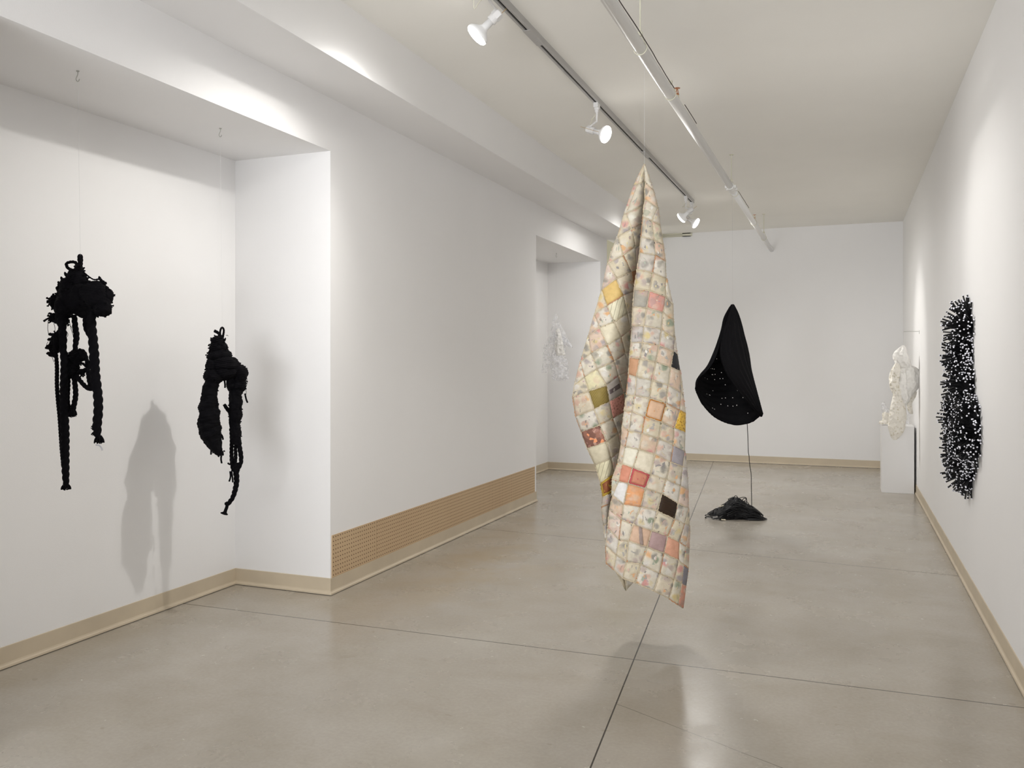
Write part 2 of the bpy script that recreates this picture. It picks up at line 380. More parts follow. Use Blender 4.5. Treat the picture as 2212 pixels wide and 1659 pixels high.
# ------------------------------------------------------------------ rope tools
def lobes(R_pitch, n=3, depth=.24, ph=0):
    return lambda a, s, i: 1-depth+depth*abs(math.cos(n*.5*(a-2*PI*s/R_pitch+ph)))*1.25
def trace(pts, d, sub=5):
    """pts: (u, v, radius px, depth offset m) -> world path and radii"""
    p = smoothpath([(q+(0,)*(4-len(q))) for q in pts], sub)
    k = d/FPX
    return [at(q[0], q[1], d+q[3]) for q in p], [q[2]*k for q in p]
def resample(P, R, step):
    out = [P[0]]; rr = [R[0]]; acc = 0
    for i in range(1, len(P)):
        a, b_ = P[i-1], P[i]; l = (b_-a).length; pos = step-acc
        while pos <= l:
            t = pos/l; out.append(a.lerp(b_, t)); rr.append(R[i-1]*(1-t)+R[i]*t); pos += step
        acc = (acc+l) % step if l+acc >= step else acc+l
    out.append(P[-1]); rr.append(R[-1]); return out, rr
def rope(b, pts, d, pitch=None, n=3, nseg=18, depth=.26):
    P, R = trace(pts, d); ra = sum(R)/len(R); P, R = resample(P, R, max(.0025, ra*.3))
    b.tube(P, R, nseg, fn=lobes(pitch or ra*5.5, n, depth))
def bits(b, c, size, num, r, rr=.0035, ln=.03):
    """loose curled cord ends around point c; size = radii"""
    for _ in range(num):
        d = Vector((r.gauss(0, 1), r.gauss(0, 1), r.gauss(0, 1))).normalized()
        d = Rv*d.x+Fv*d.y+Uv*d.z; p = Vector(c)+(Rv*(d.dot(Rv)*size[0])+Fv*(d.dot(Fv)*size[1])+Uv*(d.z*size[2]))*r.uniform(.78, .93)
        q = p+d*ln*r.uniform(.3, 1); m = p.lerp(q, .5)+Vector((r.uniform(-1, 1), r.uniform(-1, 1), r.uniform(-1, 1)))*ln*.3
        e = q+Vector((r.uniform(-1, 1), r.uniform(-1, 1), r.uniform(-1.2, .6)))*ln*.4
        P = [Vector(x) for x in smoothpath([tuple(p), tuple(m), tuple(q), tuple(e)], 4)]
        b.tube(P, [rr*(.9+.25*math.sin(i*1.7)) for i in range(len(P))], 7)
def blob(b, u, v, rx, ry, d, off=0, rz=None, pitch=.012, amp=.16, tilt=0, seed=0, nu=72, nv=44):
    """ball of wound cord: ellipsoid with spiral ridges and lumps"""
    k = d/FPX; c = at(u, v, d+off); rx *= k; ry *= k; rz = (rz if rz else (rx+ry)/2)
    vs = []
    for j in range(nv+1):
        th = PI*j/nv
        for i in range(nu):
            ph = 2*PI*i/nu
            n_ = noise.noise(Vector((math.cos(ph)*math.sin(th)*1.8+seed, math.sin(ph)*math.sin(th)*1.8, math.cos(th)*1.8)))
            h = (th*ry+math.sin(ph*2+seed)*pitch*.7+ph/(2*PI)*pitch)/pitch
            q = 1+amp*n_*1.3+.055*(abs(math.sin(PI*h))-.5)*(pitch*6/ry+.3)
            x = math.sin(th)*math.cos(ph)*rx*q; y = math.sin(th)*math.sin(ph)*rz*q; z = math.cos(th)*ry*q
            x, z = x*math.cos(tilt)-z*math.sin(tilt), x*math.sin(tilt)+z*math.cos(tilt)
            vs.append(c+Rv*x+Fv*y+Uv*z)
    b.add(vs, [(j*nu+i, (j+1)*nu+i, (j+1)*nu+(i+1) % nu, j*nu+(i+1) % nu) for j in range(nv) for i in range(nu)])
    return c, (rx, rz, ry)
def tassel(b, u, v0, v1, r0, r1, d, rr, off=0, lean=0, num=46):
    k = d/FPX; a = at(u, v0, d+off); l = (v1-v0)*k
    for i in range(num):
        t = rr.uniform(0, 2*PI); q = math.sqrt(rr.random())
        p0 = a+Rv*(r0*k*q*math.cos(t))+Fv*(r0*k*q*math.sin(t))
        p1 = a+Rv*(r1*k*q*math.cos(t)+lean*k)+Fv*(r1*k*q*math.sin(t))-Uv*l*(1-.18*q*q)*rr.uniform(.85, 1.05)
        m = p0.lerp(p1, .5)+Rv*(r1*k*.16*math.cos(t))
        b.tube([Vector(x) for x in smoothpath([tuple(p0), tuple(m), tuple(p1)], 3)], .0019, 5)
def hook(u, v, d, label):
    p = at(u, v, d); p.z = ZS
    b = MB(); b.lathe(p, (0, 0, -1), [(0, .007), (.003, .007), (.005, .003)], 12)
    pts = [p]+[p-Uv*.016]+[p-Uv*(.026+.011*(1-math.cos(a)))-Rv*(.0075*math.sin(a+.0)) if a < PI else p-Uv*(.026+.011*(1-math.cos(a)))-Rv*(.0075*math.sin(a)) for a in [PI*.25, PI*.5, PI*.75, PI, PI*1.25, PI*1.5]]
    b.tube([Vector(x) for x in smoothpath([tuple(x) for x in pts], 4)], .0018, 8)
    tag(b.build('ceiling_hook', M_hook), label, 'hook', 'hooks in the recess soffits'); return p-Uv*.047
def nylon(name, a, b_, label, r=.0004):
    b = MB(); b.tube([a, b_], r, 5); return tag(b.build(name, M_nylon), label, 'line', 'nylon hanging lines')

# ------------------------------------------------------------------ black rope sculpture at far left
def sculpture_one():
    d = 3.811; R = random.Random(11)
    t = thing('rope_sculpture', 'larger black knotted rope sculpture with mushroom-shaped mass, hanging at the far left', 'sculpture', at(173, 551, d))
    def P(name, **kw): b = MB(); return b, (lambda: b.build(name, M_black, t, smooth=True, **kw))
    b, done = P('hanging_loop')
    rope(b, [(172, 585, 5, .01), (173, 570, 4.5), (171, 556, 3.8), (173.5, 552, 3.6, .006), (175.5, 557, 3.8, .012), (174, 572, 4.5, .012), (173, 586, 5, .01)], d); done()
    b, done = P('side_loop'); rope(b, [(168, 590, 3, -.01), (158, 584, 3.2, -.01), (147, 579, 3.4), (143.5, 570, 3.2), (152, 566, 3.2), (163, 567, 3.4), (169, 576, 3.4)], d); done()
    b, done = P('body')
    c = []
    c.append(blob(b, 170, 585, 9, 14, d, 0, pitch=.009, seed=1)); c.append(blob(b, 165, 606, 22, 22, d, .0, pitch=.011, seed=2))
    c.append(blob(b, 156, 634, 31, 34, d, .01, pitch=.013, seed=3)); c.append(blob(b, 178, 645, 36, 39, d, .02, pitch=.014, seed=4))
    c.append(blob(b, 204, 640, 32, 33, d, .0, pitch=.013, seed=5)); c.append(blob(b, 221, 662, 19, 21, d, -.01, pitch=.01, seed=6))
    c.append(blob(b, 229, 640, 15, 18, d, .01, pitch=.009, seed=7)); c.append(blob(b, 120, 652, 13, 15, d, .01, pitch=.009, seed=8))
    c.append(blob(b, 141, 660, 20, 25, d, -.01, pitch=.012, seed=9)); c.append(blob(b, 117, 687, 9.5, 10, d, 0, pitch=.008, seed=10)); c.append(blob(b, 133, 690, 14, 15, d, .0, pitch=.01, seed=10))
    done()
    b, done = P('loose_ends', kind='stuff')
    for (cc, s), n_ in zip(c, (10, 70, 70, 60, 60, 22, 14, 24, 34, 18, 22)): bits(b, cc, s, n_, R, .0036, .013)
    for (u, v, w) in ((142, 594, 1), (134, 604, 1), (129, 614, 0), (125, 626, 0), (215, 603, 2)):
        rope(b, [(u+14, v+10, 3.6), (u+4, v+3, 3.2), (u-2+w, v-3, 3.2), (u-1+w, v-5, 2.6)], d)
    rope(b, [(112, 686, 2.5), (106, 687, 2), (100, 690, 2), (94.5, 694, 2.4)], d)
    rope(b, [(178, 586, 2), (190, 596, 1.6), (203, 604, 1.6), (216, 602, 2.2)], d, n=2)
    done()
    for nm, pts, rad in (('thick_rope', [(198, 668, 9, -.01), (198, 705, 9.3, -.02), (201, 735, 9.6, -.02), (203.5, 770, 10, -.02), (205, 805, 10, -.02), (209, 835, 9.6, -.02), (212, 862, 9.4, -.02), (212, 892, 9.3, -.02), (209.5, 918, 9.3, -.02), (210.5, 938, 7.5, -.02), (212, 945, 4, -.02)], 0),
                         ('thick_rope', [(128, 665, 11, -.02), (134, 705, 8.5, -.02), (136, 735, 8, -.02), (136, 752, 7.4, -.02), (139, 783, 7.5, -.02), (138, 830, 8, -.02), (138, 880, 8.5, -.015), (140, 930, 9, -.01), (140.5, 975, 8.6, -.01), (141.5, 1015, 7.6, -.01), (142.5, 1042, 6.2, -.01), (142.5, 1050, 4.5, -.01)], 0),
                         ('thin_rope', [(120, 755, 3.8), (123, 792, 4.2), (123, 830, 4.2), (125, 862, 4.2), (128.5, 900, 4), (131, 940, 3.8), (133, 975, 3.4), (136, 1010, 3)], 0),
                         ('thin_rope', [(186, 678, 5.5, .01), (185, 697, 6, .01), (187, 712, 5.5, .01), (196, 730, 4.5, .01)], 0),
                         ('thin_rope', [(160, 680, 5.6, .02), (162.5, 705, 6, .02), (165, 728, 6.4, .02), (162.5, 750, 5.2, .02), (163, 768, 6, .02)], 0),
                         ('thin_rope', [(170, 756, 4, .01), (181, 760, 4.2, .01), (187, 776, 4.2, .01), (190, 798, 4.6, .01), (193, 822, 5, .01), (198, 842, 4, .01)], 0),
                         ('thin_rope', [(165, 810, 4.6, .0), (173, 822, 4.6, .0), (184, 834, 4.8, -.01), (195, 840, 5, -.02), (205, 835, 5, -.02)], 0),
                         ('thin_rope', [(158, 795, 5, .01), (161.5, 826, 5.4, .01), (163.5, 852, 5.4, .01), (160, 874, 5.6, .01), (156, 890, 5.5, .01)], 0),
                         ('thin_rope', [(146, 800, 6.5, .015), (146, 835, 5.6, .015), (147, 865, 3.6, .015), (150, 885, 4.2, .015), (153, 893, 4.2, .015)], 0),
                         ('thin_rope', [(187, 783, 3), (196, 781, 3), (204, 780, 3)], 0)):
        b, done = P(nm); rope(b, pts, d); done()
    b, done = P('tassel'); tassel(b, 214, 941, 959, 5, 11.5, d, R, -.02); blob(b, 214, 946, 6, 4.5, d, -.02, nu=24, nv=14, pitch=.006); done()
    b, done = P('tassel'); tassel(b, 142.5, 1046, 1059, 5, 10.5, d, R, -.01); blob(b, 142.5, 1049, 6, 4, d, -.01, nu=24, nv=14, pitch=.006); done()
    b, done = P('tassel'); tassel(b, 154, 883, 902, 6, 11, d, R, .01, num=70); done()
    b, done = P('frayed_end', kind='stuff'); bits(b, at(203, 932, d-.02), (.012, .012, .012), 18, R, .0018, .016); done()
    b, done = P('knot_cluster')
    cs = [blob(b, 163, 772, 17, 15, d, .02, pitch=.011, seed=21), blob(b, 158, 800, 13, 16, d, .02, pitch=.01, seed=22), blob(b, 175, 768, 9, 9, d, .01, seed=23, pitch=.008), blob(b, 148, 795, 10, 22, d, .01, seed=25, pitch=.01), blob(b, 178, 806, 5, 4, d, .01, seed=26, pitch=.006)]
    for cc, s in cs: bits(b, cc, s, 24, R, .0034, .013)
    rope(b, [(168, 806, 3), (178, 800, 3), (186, 797, 3), (190, 802, 2.6)], d)
    rope(b, [(168, 790, 2.5), (172, 784, 2.5), (180, 786, 2.8), (186, 792, 2.6)], d)
    done()
    b, done = P('knot_cluster')
    cs = [blob(b, 124, 738, 10, 22, d, .0, pitch=.009, seed=31), blob(b, 116, 747, 10, 9, d, .0, seed=32, pitch=.008)]
    for cc, s in cs: bits(b, cc, s, 20, R, .0036, .014)
    for v, l in ((722, 14), (733, 16), (742, 10), (751, 21), (757, 12), (763, 18), (767, 14)):
        rope(b, [(122, v+4, 3.8), (122-l*.5, v+1, 3.4), (122-l, v, 3.6), (120-l, v-1, 3)], d)
    done()
    b, done = P('threads', kind='stuff')
    for pts in ([(104, 692), (103, 710), (105, 722)], [(116, 698), (119, 710), (117, 722)], [(141, 712), (147, 722), (143, 730)], [(150, 690), (152, 705), (158, 725)], [(149, 700), (155, 708), (160, 722)], [(104, 738), (101, 744), (105, 747)], [(112, 770), (115, 778), (117, 782)], [(110, 665), (116, 669), (119, 672)], [(238, 660), (242, 663), (244, 665)]):
        PP, RR = trace([(a, c_, .55) for a, c_ in pts], d); b.tube(PP, RR, 5)
    done()
    b = MB(); PP, _ = trace([(207, 961, 1), (214, 962, 1), (219, 967, 1), (221, 973, 1)], d, 4); b.tube(PP, .0032, 6)
    b.build('ribbon', mat('grey_ribbon', (.5, .5, .54), .5), t, label='small pale grey ribbon end')
    h = hook(168, 153, d, 'small metal screw hook in the left recess soffit, above the larger rope sculpture')
    nylon('nylon_line', h, at(173.5, 551, d), 'clear nylon line holding up the larger black rope sculpture')
sculpture_one()

def sculpture_two():
    d = 4.751; R = random.Random(5)
    t = thing('rope_sculpture', 'smaller two-legged black rope sculpture hanging in front of the recess corner', 'sculpture', at(478, 708, d))
    def P(name, **kw): b = MB(); return b, (lambda: b.build(name, M_black, t, smooth=True, **kw))
    b, done = P('hanging_loop'); rope(b, [(476, 729, 2.4, -.012), (475.5, 717, 2.2, -.024), (478, 709, 2.2, -.012), (481.5, 708.5, 2.2, .008), (483.5, 715, 2.2, .022), (481, 730, 2.6, .014)], d); rope(b, [(463, 715, 3.4), (468, 717, 3.4), (474, 722, 3), (478, 728, 3)], d, depth=.1); done()
    b, done = P('body'); c = []
    for a in ((471, 736, 12, 10, -.01, .06), (472, 751, 17, 16, 0, .085), (474, 770, 23, 20, .0, .105), (488, 789, 27, 19, 0, .125), (464, 790, 16, 17, -.05, .085), (463, 812, 19, 18, -.07, .085), (484, 804, 26, 17, -.02, .10), (508, 800, 22, 15, .03, .075), (521, 806, 13.5, 17, .05, .055), (516, 828, 15, 20, .06, .055), (502, 826, 12, 20, .04, .05)):
        c.append(blob(b, a[0], a[1], a[2], a[3], d, a[4], rz=a[5], pitch=.011, amp=.12, seed=a[0] % 17))
    done()
    b, done = P('loose_ends', kind='stuff')
    for (cc, s), n_ in zip(c, (40, 90, 130, 60, 60, 24, 24, 20, 20, 24, 20)): bits(b, cc, s, n_, R, .0036, .012)
    for pts in ([(455, 962), (456, 972), (455.7, 982)], [(478, 983), (477.5, 992), (479, 1001)], [(529, 850), (532, 863), (535, 870)], [(497, 1018), (498, 1030), (495, 1040)], [(475, 935), (480, 942), (482, 950)], [(485, 822), (486, 830), (486, 838)], [(500, 1018), (502, 1030), (503, 1042)], [(492, 1000), (496, 1003), (500, 1000)]):
        rope(b, [(a, c_, 1.9) for a, c_ in pts], d, nseg=10)
    for pts in ([(527, 838), (532, 846), (530, 858)], [(533, 815), (534, 826), (531, 838)], [(488, 725), (491, 724), (493, 726)]):
        PP, RR = trace([(a, c_, .5) for a, c_ in pts], d); b.tube(PP, RR, 5)
    done()
    def leg(name, pts, seed, bitn, pitch=.013, off=0, zs=1):
        b, done = P(name); PP, RR = trace([(q[0], q[1], q[2], off) for q in pts], d, 8); PP, RR = resample(PP, RR, .0024)
        b.tube(PP, RR, 34, fn=lambda a, s, i: 1+.16*noise.noise(Vector((math.cos(a)*1.6+seed, math.sin(a)*1.6, s*26)))*1.5+.10*noise.noise(Vector((math.cos(a)*3+seed, math.sin(a)*3, s*75)))+.03*(abs(math.sin(PI*(s/pitch+1.1*math.sin(a+seed)+.7*math.sin(s*40))))-.5)*1.6)
        b.v = [tuple(Vector(v)+Fv*((Vector(v)-min(PP[::6], key=lambda c: abs(c.z-v[2]))).dot(Fv)*(zs-1))) for v in b.v]
        for i in range(4, len(PP)-2, max(1, len(PP)//bitn)):
            bits(b, PP[i], (RR[i], RR[i], RR[i]), 7, R, .0034, .011)
        done()
    leg('leg', [(462, 815, 15), (456, 835, 13.5), (453.5, 855, 14.5), (452, 875, 17.5), (453, 898, 19.5), (451.5, 918, 20.5), (455, 938, 20), (462, 955, 15), (468, 968, 11), (474, 978, 7.5), (481, 979, 4)], 3, 34, off=-.085, zs=1.55)
    leg('leg', [(511, 832, 14.5), (509, 855, 12.5), (509, 875, 13.5), (508, 895, 13.5), (507, 915, 10.5), (509, 930, 11.5), (510, 945, 10.5), (512, 960, 8.5)], 6, 26, off=.055, zs=1.2)
    for nm, pts in (('thin_rope', [(500, 925, 5, .05), (500.5, 950, 4.2, .05), (500, 975, 4.2, .05), (501, 1000, 4.4, .05), (505, 1018, 5, .05)]), ('thin_rope', [(514, 950, 6, .05), (517, 965, 5.4, .05), (520.5, 985, 5, .05), (520, 1000, 4.6, .05), (513, 1012, 6, .05), (509, 1022, 6, .05)]),
                    ('tail_rope', [(508, 1000, 6.5, .05), (510, 1020, 6.2, .05), (511, 1040, 5.8, .05), (508, 1058, 5.6, .05), (502.5, 1075, 5, .05), (494, 1087, 4.8, .05), (489.5, 1091, 4.4, .05)]), ('thin_rope', [(508, 962, 3.4, .05), (509, 985, 4, .05), (507, 1003, 4, .05)])):
        b, done = P(nm); rope(b, pts, d); done()
    b, done = P('spur'); rope(b, [(484.5, 874, 3.6, .02), (489, 881, 4, .03), (495, 889, 4, .04), (503, 896, 3.4, .05)], d, depth=.12); done()
    b, done = P('rope_end'); rope(b, [(492, 1088, 3.4, .05), (489, 1098, 3.6, .05), (486, 1106, 4, .05), (485, 1108.5, 7.5, .05), (484.5, 1110, 8.5, .05)], d, depth=.08); blob(b, 491, 1088, 5.5, 4.5, d, .05, nu=24, nv=14, pitch=.006); done()
    h = hook(476, 277, d, 'small metal screw hook in the left recess soffit, nearest the recess corner')
    nylon('nylon_line', h, at(480, 709, d), 'clear nylon line holding up the smaller black rope sculpture')
sculpture_two()
hook(1202, 546, 10.256, 'small metal hook in the far recess soffit above the clear plastic piece')

# ------------------------------------------------------------------ patchwork quilt
QD = 4.338; QK = QD/FPX
def interp(tab, y):
    if y <= tab[0][1]: return tab[0][0]
    for (x0, y0), (x1, y1) in zip(tab, tab[1:]):
        if y <= y1: return x0+(x1-x0)*(y-y0)/(y1-y0)
    return tab[-1][0]
RSIL = [(1392, 355), (1406, 394), (1411, 411), (1418, 435), (1422, 458), (1425, 484), (1429, 507), (1433, 531), (1437, 567), (1440, 603), (1445.5, 620), (1450, 645), (1454.5, 663), (1456, 705), (1458, 733), (1463, 763), (1466.5, 781), (1471, 811), (1474, 841), (1477, 858), (1481, 901), (1479, 931), (1480, 971), (1484.6, 1023), (1486, 1053), (1486, 1084), (1490, 1126), (1487, 1202), (1485, 1236), (1481, 1274), (1476, 1317)]
LSIL = [(1392, 355), (1379, 381), (1368, 402), (1359, 422), (1350, 451), (1339, 480), (1332, 507), (1314, 544), (1307, 580), (1300, 618), (1298, 629), (1283, 683), (1267, 728), (1254, 781), (1240.5, 826), (1237, 859), (1243.6, 901), (1254, 931), (1263, 956), (1269, 971), (1286, 1004), (1295, 1023), (1298, 1043), (1301.6, 1069), (1300, 1096), (1305, 1139), (1308, 1165)]
CREASE = [(1392, 355), (1394, 393), (1393, 431), (1389, 469), (1385, 511), (1382, 546), (1376.5, 581), (1370, 625), (1367, 663), (1365.6, 704), (1363, 740), (1360, 772), (1358, 809), (1353, 852), (1349, 888), (1344.5, 919), (1342, 960), (1335.5, 998), (1323, 1035), (1322, 1069), (1316, 1099), (1312, 1139), (1308.7, 1178), (1309.5, 1217)]
FR = [  # seams across the front flap, left to right
 [(1392, 355)]*2, [(1394, 393), (1411, 411)], [(1393, 431), (1421, 449)], [(1389, 469), (1408, 476.6), (1425, 485)],
 [(1384.7, 511), (1413.6, 519), (1432, 528)], [(1382, 546), (1416, 551), (1437, 565)], [(1376.5, 581.5), (1410, 589), (1438, 601), (1440, 602)],
 [(1370, 625), (1403, 628), (1438, 641), (1453, 660)], [(1367, 663), (1397, 665), (1432, 675), (1454, 689)], [(1365.6, 704), (1390.5, 704), (1429, 711.5), (1457, 729.6)],
 [(1363, 740), (1388, 740), (1424, 746), (1454.5, 759), (1462, 765)], [(1360, 772), (1382, 775), (1417, 782), (1448.5, 793), (1468, 801)],
 [(1358, 809), (1374.6, 814), (1409, 821.5), (1444, 832), (1471, 848)], [(1353, 852), (1371.6, 855), (1403, 860), (1439.4, 871), (1468, 886), (1480, 892)],
 [(1349, 888), (1365.6, 889), (1392.7, 900), (1429, 912), (1456, 924), (1479, 934)], [(1344.5, 919), (1358, 931), (1386.7, 936), (1423, 948), (1454.5, 961), (1478, 975)],
 [(1342, 960), (1350.5, 964.6), (1380.7, 970.7), (1415, 981), (1448.5, 998), (1474, 1008), (1483, 1012)], [(1335.5, 998), (1344.5, 1002), (1367, 1010), (1406, 1025), (1439.4, 1035.5), (1469.6, 1050), (1486, 1058)],
 [(1323, 1035), (1337, 1040), (1356.6, 1044.5), (1394, 1055), (1430, 1066), (1464, 1087), (1486, 1098)], [(1322, 1069), (1324, 1070), (1347.5, 1089), (1384.6, 1094), (1420, 1104), (1457, 1122), (1478, 1131), (1488, 1136)],
 [(1316, 1099), (1317, 1100), (1342.4, 1122), (1367.7, 1132.7), (1408, 1146), (1442, 1158), (1467, 1171), (1480, 1180), (1488, 1185)], [(1312, 1139), (1313, 1140), (1337.4, 1166), (1357.6, 1168), (1398, 1181.6), (1433.6, 1195), (1465.6, 1210), (1476, 1219), (1486, 1229)],
 [(1308.7, 1178), (1309, 1178), (1332, 1198.5), (1352.6, 1213.7), (1384.6, 1218.7), (1425, 1239), (1457, 1251), (1472, 1260), (1481, 1266)], [(1309.5, 1217), (1310, 1217), (1327, 1230.6), (1345.8, 1249), (1372.8, 1259), (1411.6, 1276), (1445, 1293), (1464, 1306), (1475, 1313)]]
LF = [  # seams across the left flap; ids e d c b a z y x crease
 dict(e=(1392, 355), k=(1392, 355)), dict(e=(1370, 400), x=(1378, 398), k=(1392, 392)), dict(e=(1348.5, 463), x=(1352, 462), k=(1390, 442)), dict(e=(1333, 511), y=(1335, 511), x=(1365, 495), k=(1386, 484)), dict(e=(1313, 570), z=(1313.5, 570), y=(1346, 551), x=(1372, 533), k=(1381, 530)),
 dict(e=(1300, 627), a=(1300.5, 627), z=(1332, 602), y=(1363, 587), k=(1374, 583)), dict(e=(1284, 681), b=(1284.5, 681), a=(1311, 660), z=(1346, 638), k=(1369, 629)), dict(e=(1271, 726), c=(1271.5, 726), b=(1296, 708), a=(1326.5, 695), z=(1355, 677), k=(1367, 672)),
 dict(e=(1254, 782), d=(1254.5, 782), c=(1277, 763), b=(1311, 745), a=(1341.5, 728), z=(1361, 712), k=(1363, 711)), dict(e=(1241, 833), d=(1263, 814), c=(1290, 797), b=(1326.5, 781), a=(1350.5, 764), k=(1361, 758)), dict(e=(1237.5, 857), d=(1272, 845), c=(1310, 832), b=(1335, 812), k=(1359, 801)),
 dict(e=(1244, 900), d=(1284, 884), c=(1316, 867), b=(1346, 850), k=(1354, 846)), dict(e=(1256, 933), d=(1296, 918), c=(1323, 904), k=(1350, 888)), dict(e=(1269, 969), d=(1310, 954), c=(1335, 936), k=(1344, 930)), dict(e=(1286, 1005), d=(1320, 990), k=(1341, 972)),
 dict(e=(1297, 1043), d=(1326, 1020), k=(1335, 1012)), dict(e=(1302, 1075), d=(1322, 1063), k=(1326, 1061)), dict(e=(1300, 1096), d=(1318, 1086), k=(1322, 1085)), dict(e=(1304, 1135), d=(1312, 1130), k=(1315, 1129)), dict(e=(1308, 1165), d=(1310, 1162), k=(1312, 1161))]
def qdepth_front(x, y):
    xl = interp(CREASE, y); xr = interp(RSIL, y); w = max(6, xr-xl); s = (x-xl)/w; a = w*QK*.46
    if s > .36: return -a*math.sqrt(max(0, 1-((min(s, .999)-.36)/.64)**2))
    return -a*(1-.35*((.36-max(s, -.1))/.36)**2.2)
def qdepth_left(x, y):
    xl = interp(LSIL, y); xr = interp(CREASE, y); w = max(6, xr-xl); s = min(1, max(0, (x-xl)/w)); a = w*QK
    return .015+a*(.16-.62*math.sin(PI*min(1, s*.78+.06))+1.9*max(0, s-.55)**1.3)
def qdepth_back(x, y):
    xl = interp(LSIL, y) if y < 1165 else interp(CREASE, y); xr = interp(RSIL, y); w = max(8, xr-xl); s = min(1, max(0, (x-xl)/w)); a = w*QK*.42
    return a*math.sqrt(max(0, 1-((s-.5)/.5)**2))*(1+.18*math.sin(s*9+y*.004))

CREAM = [(.66, .58, .42), (.70, .62, .46), (.74, .68, .56), (.60, .54, .42), (.66, .61, .50), (.70, .61, .47), (.76, .72, .65), (.64, .60, .55)]
def cell_material(name, base=None, scrap=1.0, kind='scraps', plain=None):
    m = bpy.data.materials.new(name); m.use_nodes = True; nt = m.node_tree; N = nt.nodes; L = nt.links; b = N['Principled BSDF']
    uv = N.new('ShaderNodeUVMap'); at_ = N.new('ShaderNodeAttribute'); at_.attribute_name = 'patch'
    b.inputs['Roughness'].default_value = .6; b.inputs['Specular IOR Level'].default_value = .3
    def noise_(sc, det=2, vec=None, dim='3D'):
        n = N.new('ShaderNodeTexNoise'); n.inputs['Scale'].default_value = sc; n.inputs['Detail'].default_value = det; L.new(vec or uv.outputs[0], n.inputs['Vector']); return n
    def ramp(f, stops, const=False):
        r = N.new('ShaderNodeValToRGB'); L.new(f, r.inputs[0]); e = r.color_ramp.elements; r.color_ramp.interpolation = 'CONSTANT' if const else 'LINEAR'
        e[0].position, e[0].color = stops[0][0], (*stops[0][1], 1); e[1].position, e[1].color = stops[-1][0], (*stops[-1][1], 1)
        for p, c in stops[1:-1]: e.new(p).color = (*c, 1)
        return r.outputs[0]
    def mix(f, a, c, mode='MIX'):
        n = N.new('ShaderNodeMixRGB'); n.blend_type = mode
        for i, q in enumerate((f, a, c)):
            if isinstance(q, (int, float)): n.inputs[i].default_value = q
            elif isinstance(q, tuple): n.inputs[i].default_value = (*q, 1)
            else: L.new(q, n.inputs[i])
        return n.outputs[0]
    col = at_.outputs['Color']
    if scrap:
        wv = mix(.035, uv.outputs[0], noise_(28, 2).outputs['Color'], 'ADD')
        vo = N.new('ShaderNodeTexVoronoi'); vo.inputs['Scale'].default_value = 27; L.new(wv, vo.inputs['Vector'])
        sp = N.new('ShaderNodeSeparateColor'); L.new(vo.outputs['Color'], sp.inputs[0])
        pal = ramp(sp.outputs[0], [(0, (.72, .66, .55)), (.16, (.66, .40, .31)), (.28, (.74, .71, .66)), (.38, (.22, .21, .20)), (.49, (.66, .52, .20)), (.55, (.45, .36, .34)), (.66, (.75, .38, .14)), (.71, (.20, .28, .19)), (.76, (.33, .29, .33)), (.85, (.66, .25, .25)), (.90, (.30, .28, .27)), (.96, (.80, .78, .70))], True)
        edge = ramp(vo.outputs['Distance'], [(.30, (1, 1, 1)), (.62, (0, 0, 0))])
        dens = ramp(noise_(9, 2).outputs[0], [(.28, (0, 0, 0)), (.46, (1, 1, 1))])
        f = mix(1, edge, dens, 'MULTIPLY'); f = mix(1, f, (scrap,)*3, 'MULTIPLY')
        col = mix(f, col, pal)
        # short dark threads and pale slivers
        for sc_, thr, c, st, rot in ((46, .10, (.17, .155, .16), (1, .28, 1), .7), (50, .085, (.86, .82, .68), (.26, 1, 1), -.5), (62, .10, (.45, .22, .34), (.4, 1, 1), .3)):
            mp = N.new('ShaderNodeMapping'); mp.inputs['Scale'].default_value = st; mp.inputs['Rotation'].default_value = (0, 0, rot); L.new(wv, mp.inputs['Vector'])
            v2 = N.new('ShaderNodeTexVoronoi'); v2.inputs['Scale'].default_value = sc_; L.new(mp.outputs[0], v2.inputs['Vector'])
            s2 = N.new('ShaderNodeSeparateColor'); L.new(v2.outputs['Color'], s2.inputs[0])
            m1 = ramp(v2.outputs['Distance'], [(thr, (1, 1, 1)), (thr+.05, (0, 0, 0))]); m2 = ramp(s2.outputs[1], [(.50, (0, 0, 0)), (.52, (1, 1, 1))])
            f2 = mix(1, m1, m2, 'MULTIPLY'); f2 = mix(1, f2, (.9,)*3, 'MULTIPLY'); col = mix(f2, col, c)
        col = mix(.26, col, (.70, .63, .50))       # the sheer top layer
    fn = ramp(noise_(45, 4).outputs[0], [(.3, (.90, .89, .87)), (.7, (1.03, 1.03, 1.03))]); col = mix(1, col, fn, 'MULTIPLY')
    if kind == 'stripes' or kind == 'dark_stripes' or kind == 'mesh':
        w = N.new('ShaderNodeTexWave'); w.inputs['Scale'].default_value = {'stripes': 16, 'dark_stripes': 62, 'mesh': 70}[kind]; w.inputs['Distortion'].default_value = .6
        mp = N.new('ShaderNodeMapping'); mp.inputs['Rotation'].default_value = (0, 0, {'stripes': .25, 'dark_stripes': 1.75, 'mesh': .3}[kind]); L.new(uv.outputs[0], mp.inputs['Vector']); L.new(mp.outputs[0], w.inputs['Vector'])
        ms = {'stripes': ramp(w.outputs[0], [(.0, (.45, .43, .40)), (.06, (1, 1, 1))]), 'dark_stripes': ramp(w.outputs[0], [(.45, (.12, .08, .05)), (.9, (1, .9, .6))]), 'mesh': ramp(w.outputs[0], [(.2, (.62, .58, .5)), (.7, (1.25, 1.2, 1.1))])}[kind]
        col = mix(1, col, ms, 'MULTIPLY')
